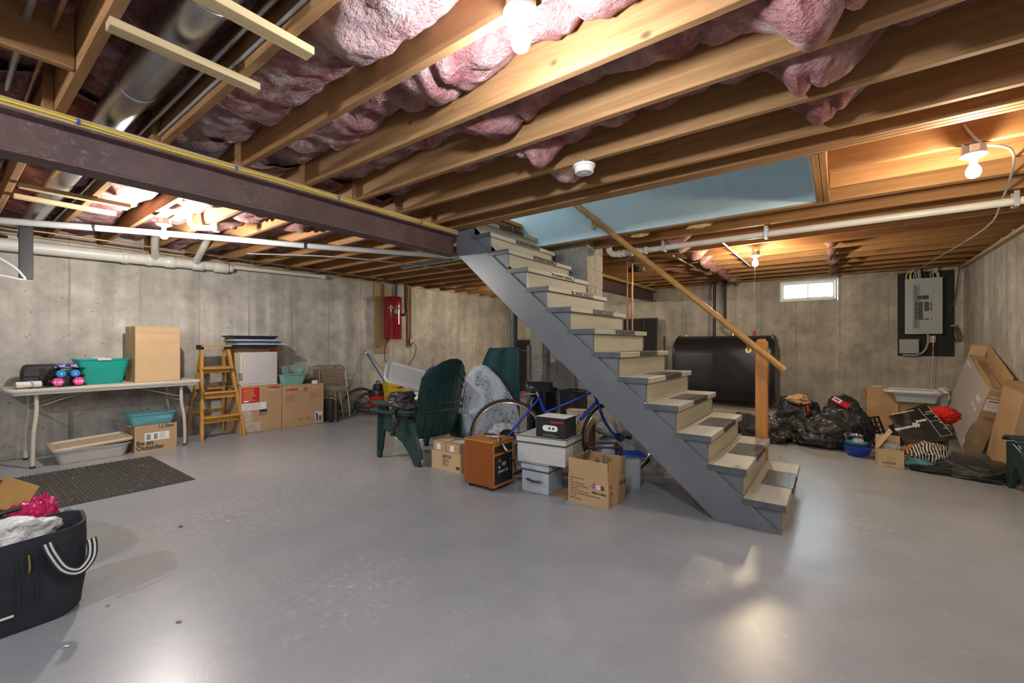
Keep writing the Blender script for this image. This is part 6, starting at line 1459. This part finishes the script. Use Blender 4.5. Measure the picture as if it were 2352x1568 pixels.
ft2 = thing('book_stack', 'dark wood game box standing among the bin bags', 'box', M4=TR(-.02, 6.06, .03, -25, 20, 30)); MB().box(-.08, .08, -.02, .02, 0, .20).build('box_body', 'strip_wood_z', ft2, bevel=.004); MB().box(-.06, .06, -.0215, -.0201, .03, .17).build('print', 'brass', ft2)
tag(MB(TR(-.15, 5.72, .001, 0, 0, 20)).box(-.10, .10, -.012, .012, 0, .003).build('paper_scrap', 'cardboard_light', None), 'thin cardboard scrap on the floor before the bin bags', 'scrap')
# ------------------------------------------------------------------ clothes on the floor
def stripes():
    m, nt, b = nodes('zebra_cloth'); v = coords(nt); wv = N(nt, 'ShaderNodeTexWave'); wv.inputs['Scale'].default_value = 15; wv.inputs['Distortion'].default_value = 5; wv.inputs['Detail'].default_value = 1
    wv.inputs['Detail Scale'].default_value = .5
    L(nt, v, wv.inputs['Vector']); L(nt, ramp(nt, wv.outputs['Fac'], [(.48, (.02, .018, .018)), (.52, (.58, .52, .42))]), b.inputs['Base Color']); b.inputs['Roughness'].default_value = .9
stripes()
plain('mesh_black', (.03, .03, .03), .32, var=.3, sc=60, bmp=.8, bsc=130)
tag(lump((.95, 5.62, .03), .27, .30, .115, 110, .14, 1.6, 5, .003, .10).build('mesh_bag', 'mesh_black', None, smooth=60), 'shiny black mesh bag lying flat on the floor', 'bag')
tag(lump((.70, 5.80, .09), .13, .22, .11, 111, .22, 2.0, 5, .003, .16).build('striped_cloth', 'zebra_cloth', None, smooth=60), 'black and cream zebra striped cloth on the pile', 'cloth')
tag(lump((.60, 5.62, .03), .10, .12, .045, 112, .3, 2, 4, .003, .2).build('plastic_packet', 'blue_plastic', None, smooth=60), 'blue packet in clear plastic beside the small carton', 'packet')
tag(lump((.74, 5.45, .025), .20, .07, .035, 113, .3, 2, 4, .003, .2).build('black_garment', 'black_matte', None, smooth=60), 'crumpled black garment in front of the striped cloth', 'clothing')
tag(MB().tube(spline([(.90, 5.34, .02), (.96, 5.30, .025), (1.02, 5.30, .02), (1.07, 5.28, .018)], 5), [.02, .022, .018, .02, .021, .016, .018, .02, .016, .015, .016, .014, .012, .012, .010, .008][:16], 8).build('black_strap', 'black_matte', None, smooth=60), 'black strap end lying before the mesh bag', 'strap')
tag(lump((.62, 6.02, .05), .12, .14, .07, 114, .3, 2, 4, .003, .2).build('brown_garment', 'strip_wood_z', None, smooth=60), 'brown scarf under the crate by the small carton', 'clothing')
fs_ = thing('footstool', 'dark green slatted plastic footstool at the right edge', 'footstool', (1.235, 5.04, .0), 0)
for k in range(6):
    y = -.25+.10*k; zt = .33+.09*math.sin(.25+k*.40)
    MB(TR(0, y, zt, 20-9*k, 0, 0)).box(-.165, .165, -.044, .044, -.010, .010).build('top_slat', 'green_resin', fs_, bevel=.004)
for x in (-.13, .13):
    MB().prism([(-.27,0), (-.20,0), (-.16,.10), (-.06,.19), (.06,.21), (.14,.10), (.19,0), (.26,0), (.25,.20), (.26,.37), (.10,.38), (-.10,.35), (-.28,.29), (-.26,.16)], x-.018, x+.018, 'x').build('side_leg', 'green_resin', fs_, bevel=.005)
MB().box(-.12, .12, -.02, .02, .17, .21).build('stretcher', 'green_resin', fs_, bevel=.005)
# ------------------------------------------------------------------ tote bag at the near left with its neighbours
plain('navy_canvas', (.022, .026, .034), .8, var=.2, sc=14, bmp=.3, bsc=90)
tt = thing('tote_bag', 'black canvas tote bag with striped handles at the lower left', 'bag', (-2.78, .135, 0), 0)
def tsec(z):
    k = z/.42; return rrect(.27+.03*k, .54+.05*k-(.04 if z < .02 else 0), .09, 6)
zs_ = [0, .02, .07, .14, .21, .28, .335, .355]
secs = []
for z in zs_: secs.append(([(x+.008*nz((x*6, y*6, z*9), 1, 2), y+.012*nz((x*6, y*6, z*9), 1, 6)) for x, y in tsec(z)], z+.0))
inner = [([(x*.95, y*.96) for x, y in p], z) for p, z in reversed(secs[3:])]
b = loft(secs+inner); 
b.v = [(x, y, z*(1.02+.16*y) if z > .03 else max(z, .003)) for x, y, z in b.v]; b.build('bag_body', 'navy_canvas', tt, smooth=60)
plain('strap_white', (.70, .70, .68), .8, var=.06)
def strap(pts, wd, off, lo, hi, name, mat):
    P = spline(pts, 6); vs = []; fs = []
    for k, p in enumerate(P):
        tg = (P[min(k+1, len(P)-1)]-P[max(k-1, 0)]).normalized(); nm = V(1, 0, .25).normalized(); la = nm.cross(tg).normalized(); nm = tg.cross(la)
        if nm.x < 0: nm = -nm
        for a_, o_2 in ((lo, off), (hi, off), (hi, off+wd), (lo, off+wd)): vs.append(p+la*a_+nm*o_2)
    for k in range(len(P)-1): fs += [(4*k+q, 4*k+(q+1) % 4, 4*k+4+(q+1) % 4, 4*k+4+q) for q in range(4)]
    fs += [(3, 2, 1, 0), tuple(4*len(P)-4+q for q in range(4))]
    return MB().add(vs, fs).build(name, mat, tt, smooth=40)
for base in ([(.160, .15, .34), (.163, .165, .29), (.166, .20, .215), (.168, .245, .19), (.162, .28, .225), (.154, .288, .27), (.150, .284, .31)], [(.160, -.22, .32), (.163, -.20, .26), (.166, -.15, .22), (.166, -.08, .23), (.162, -.03, .29), (.158, -.02, .33)]):
    strap(base, .004, .004, -.017, .017, 'handle', 'navy_canvas')
    strap(base, .0012, .0081, -.011, -.004, 'handle_stripe', 'strap_white'); strap(base, .0012, .0081, .004, .011, 'handle_stripe', 'strap_white')
MB().tube(spline([(.153, -.24, .22), (.154, -.15, .13), (.152, -.02, .085), (.150, .06, .08)], 6), .005, 6).build('piping', 'strap_white', tt, smooth=50)
for y in (.075, .125): MB().tube([(.150, y, .09), (.154, y+.0, .20), (.158, y-.005, .30)], .0022, 5).build('seam', 'black_matte', tt)
MB().tube([(.158, .10, .31), (.162, .102, .27), (.160, .101, .24)], .005, 6).build('zip_pull', 'brass', tt)
MB().box(.142, .166, .165, .168, .30, .33).build('side_tag', 'strap_white', tt) if False else None
tag(lump((-2.79, .17, .345), .10, .15, .075, 120, .35, 1.4, 5, -1, .10).build('plastic_bag', 'trash_white', None, smooth=60), 'crumpled white plastic bag stuffed in the tote bag', 'bag')
tag(lump((-2.77, -.02, .33), .09, .10, .06, 121, .3, 2, 4, -1, .2).build('bundle', 'torn_paper', None, smooth=60), 'brown fuzzy bundle in the tote bag left of the plastic', 'bundle')
nb = opencarton('orange-brown open carton behind the tote bag', (-3.34, .02, 0), 12, .40, .40, .33, plain('carton_orange', (.52, .30, .09), .8, var=.1), ((1, .10, 100), (2, .14, 30)))
tag(lump((-3.17, .31, .20), .11, .10, .19, 122, .35, 1.4, 5, .003, .10).build('plastic_bag', 'pink_bag', None, smooth=60), 'glossy bright pink plastic bag beside the carton', 'bag')
tc_ = thing('cable_bundle', 'black power cable bundle on the carton edge', 'cable', (-3.10, .10, .34)); r_ = random.Random(12)
for k in range(6): MB().tube(spline([(r_.uniform(-.08, .08), r_.uniform(-.12, .12), .01+.012*k) for i in range(6)], 5, True), .005, 6, True).build('cable_loop', 'black_plastic', tc_, smooth=50)
MB().cyl((.06, .06, .05), (.03, .15, .055), .011, n=10).build('plug', 'black_plastic', tc_)
tag(lump((-3.17, .43, .14), .06, .05, .17, 123, .1, 2, 4, .003, .1).build('green_bundle', 'basin_green', None, smooth=60), 'pale teal cloth bundle beside the pink bag', 'cloth')
# ------------------------------------------------------------------ litter on the floor
for (x, y, s, m_, lab) in ((-2.21, .62, .022, 'kraft_paper', 'tiny brown leaf on the floor right of the tote bag'), (-2.37, .31, .018, 'paper_white', 'white paper scrap on the floor below the tote bag'), (-2.60, .47, .016, 'kraft_paper', 'small tan crumb beside the tote bag shadow'), (-3.35, .95, .024, 'brown_trim', 'dark dried leaf on the floor before the mat')):
    tag(MB(TR(x, y, .0008, 0, 0, 40)).slab(4, 3, lambda u, v: (s*(u-.5), s*.5*(v-.5), .002+.004*abs(math.sin(u*5+v*3))), .0012).build('floor_litter', m_, None), lab, 'litter')
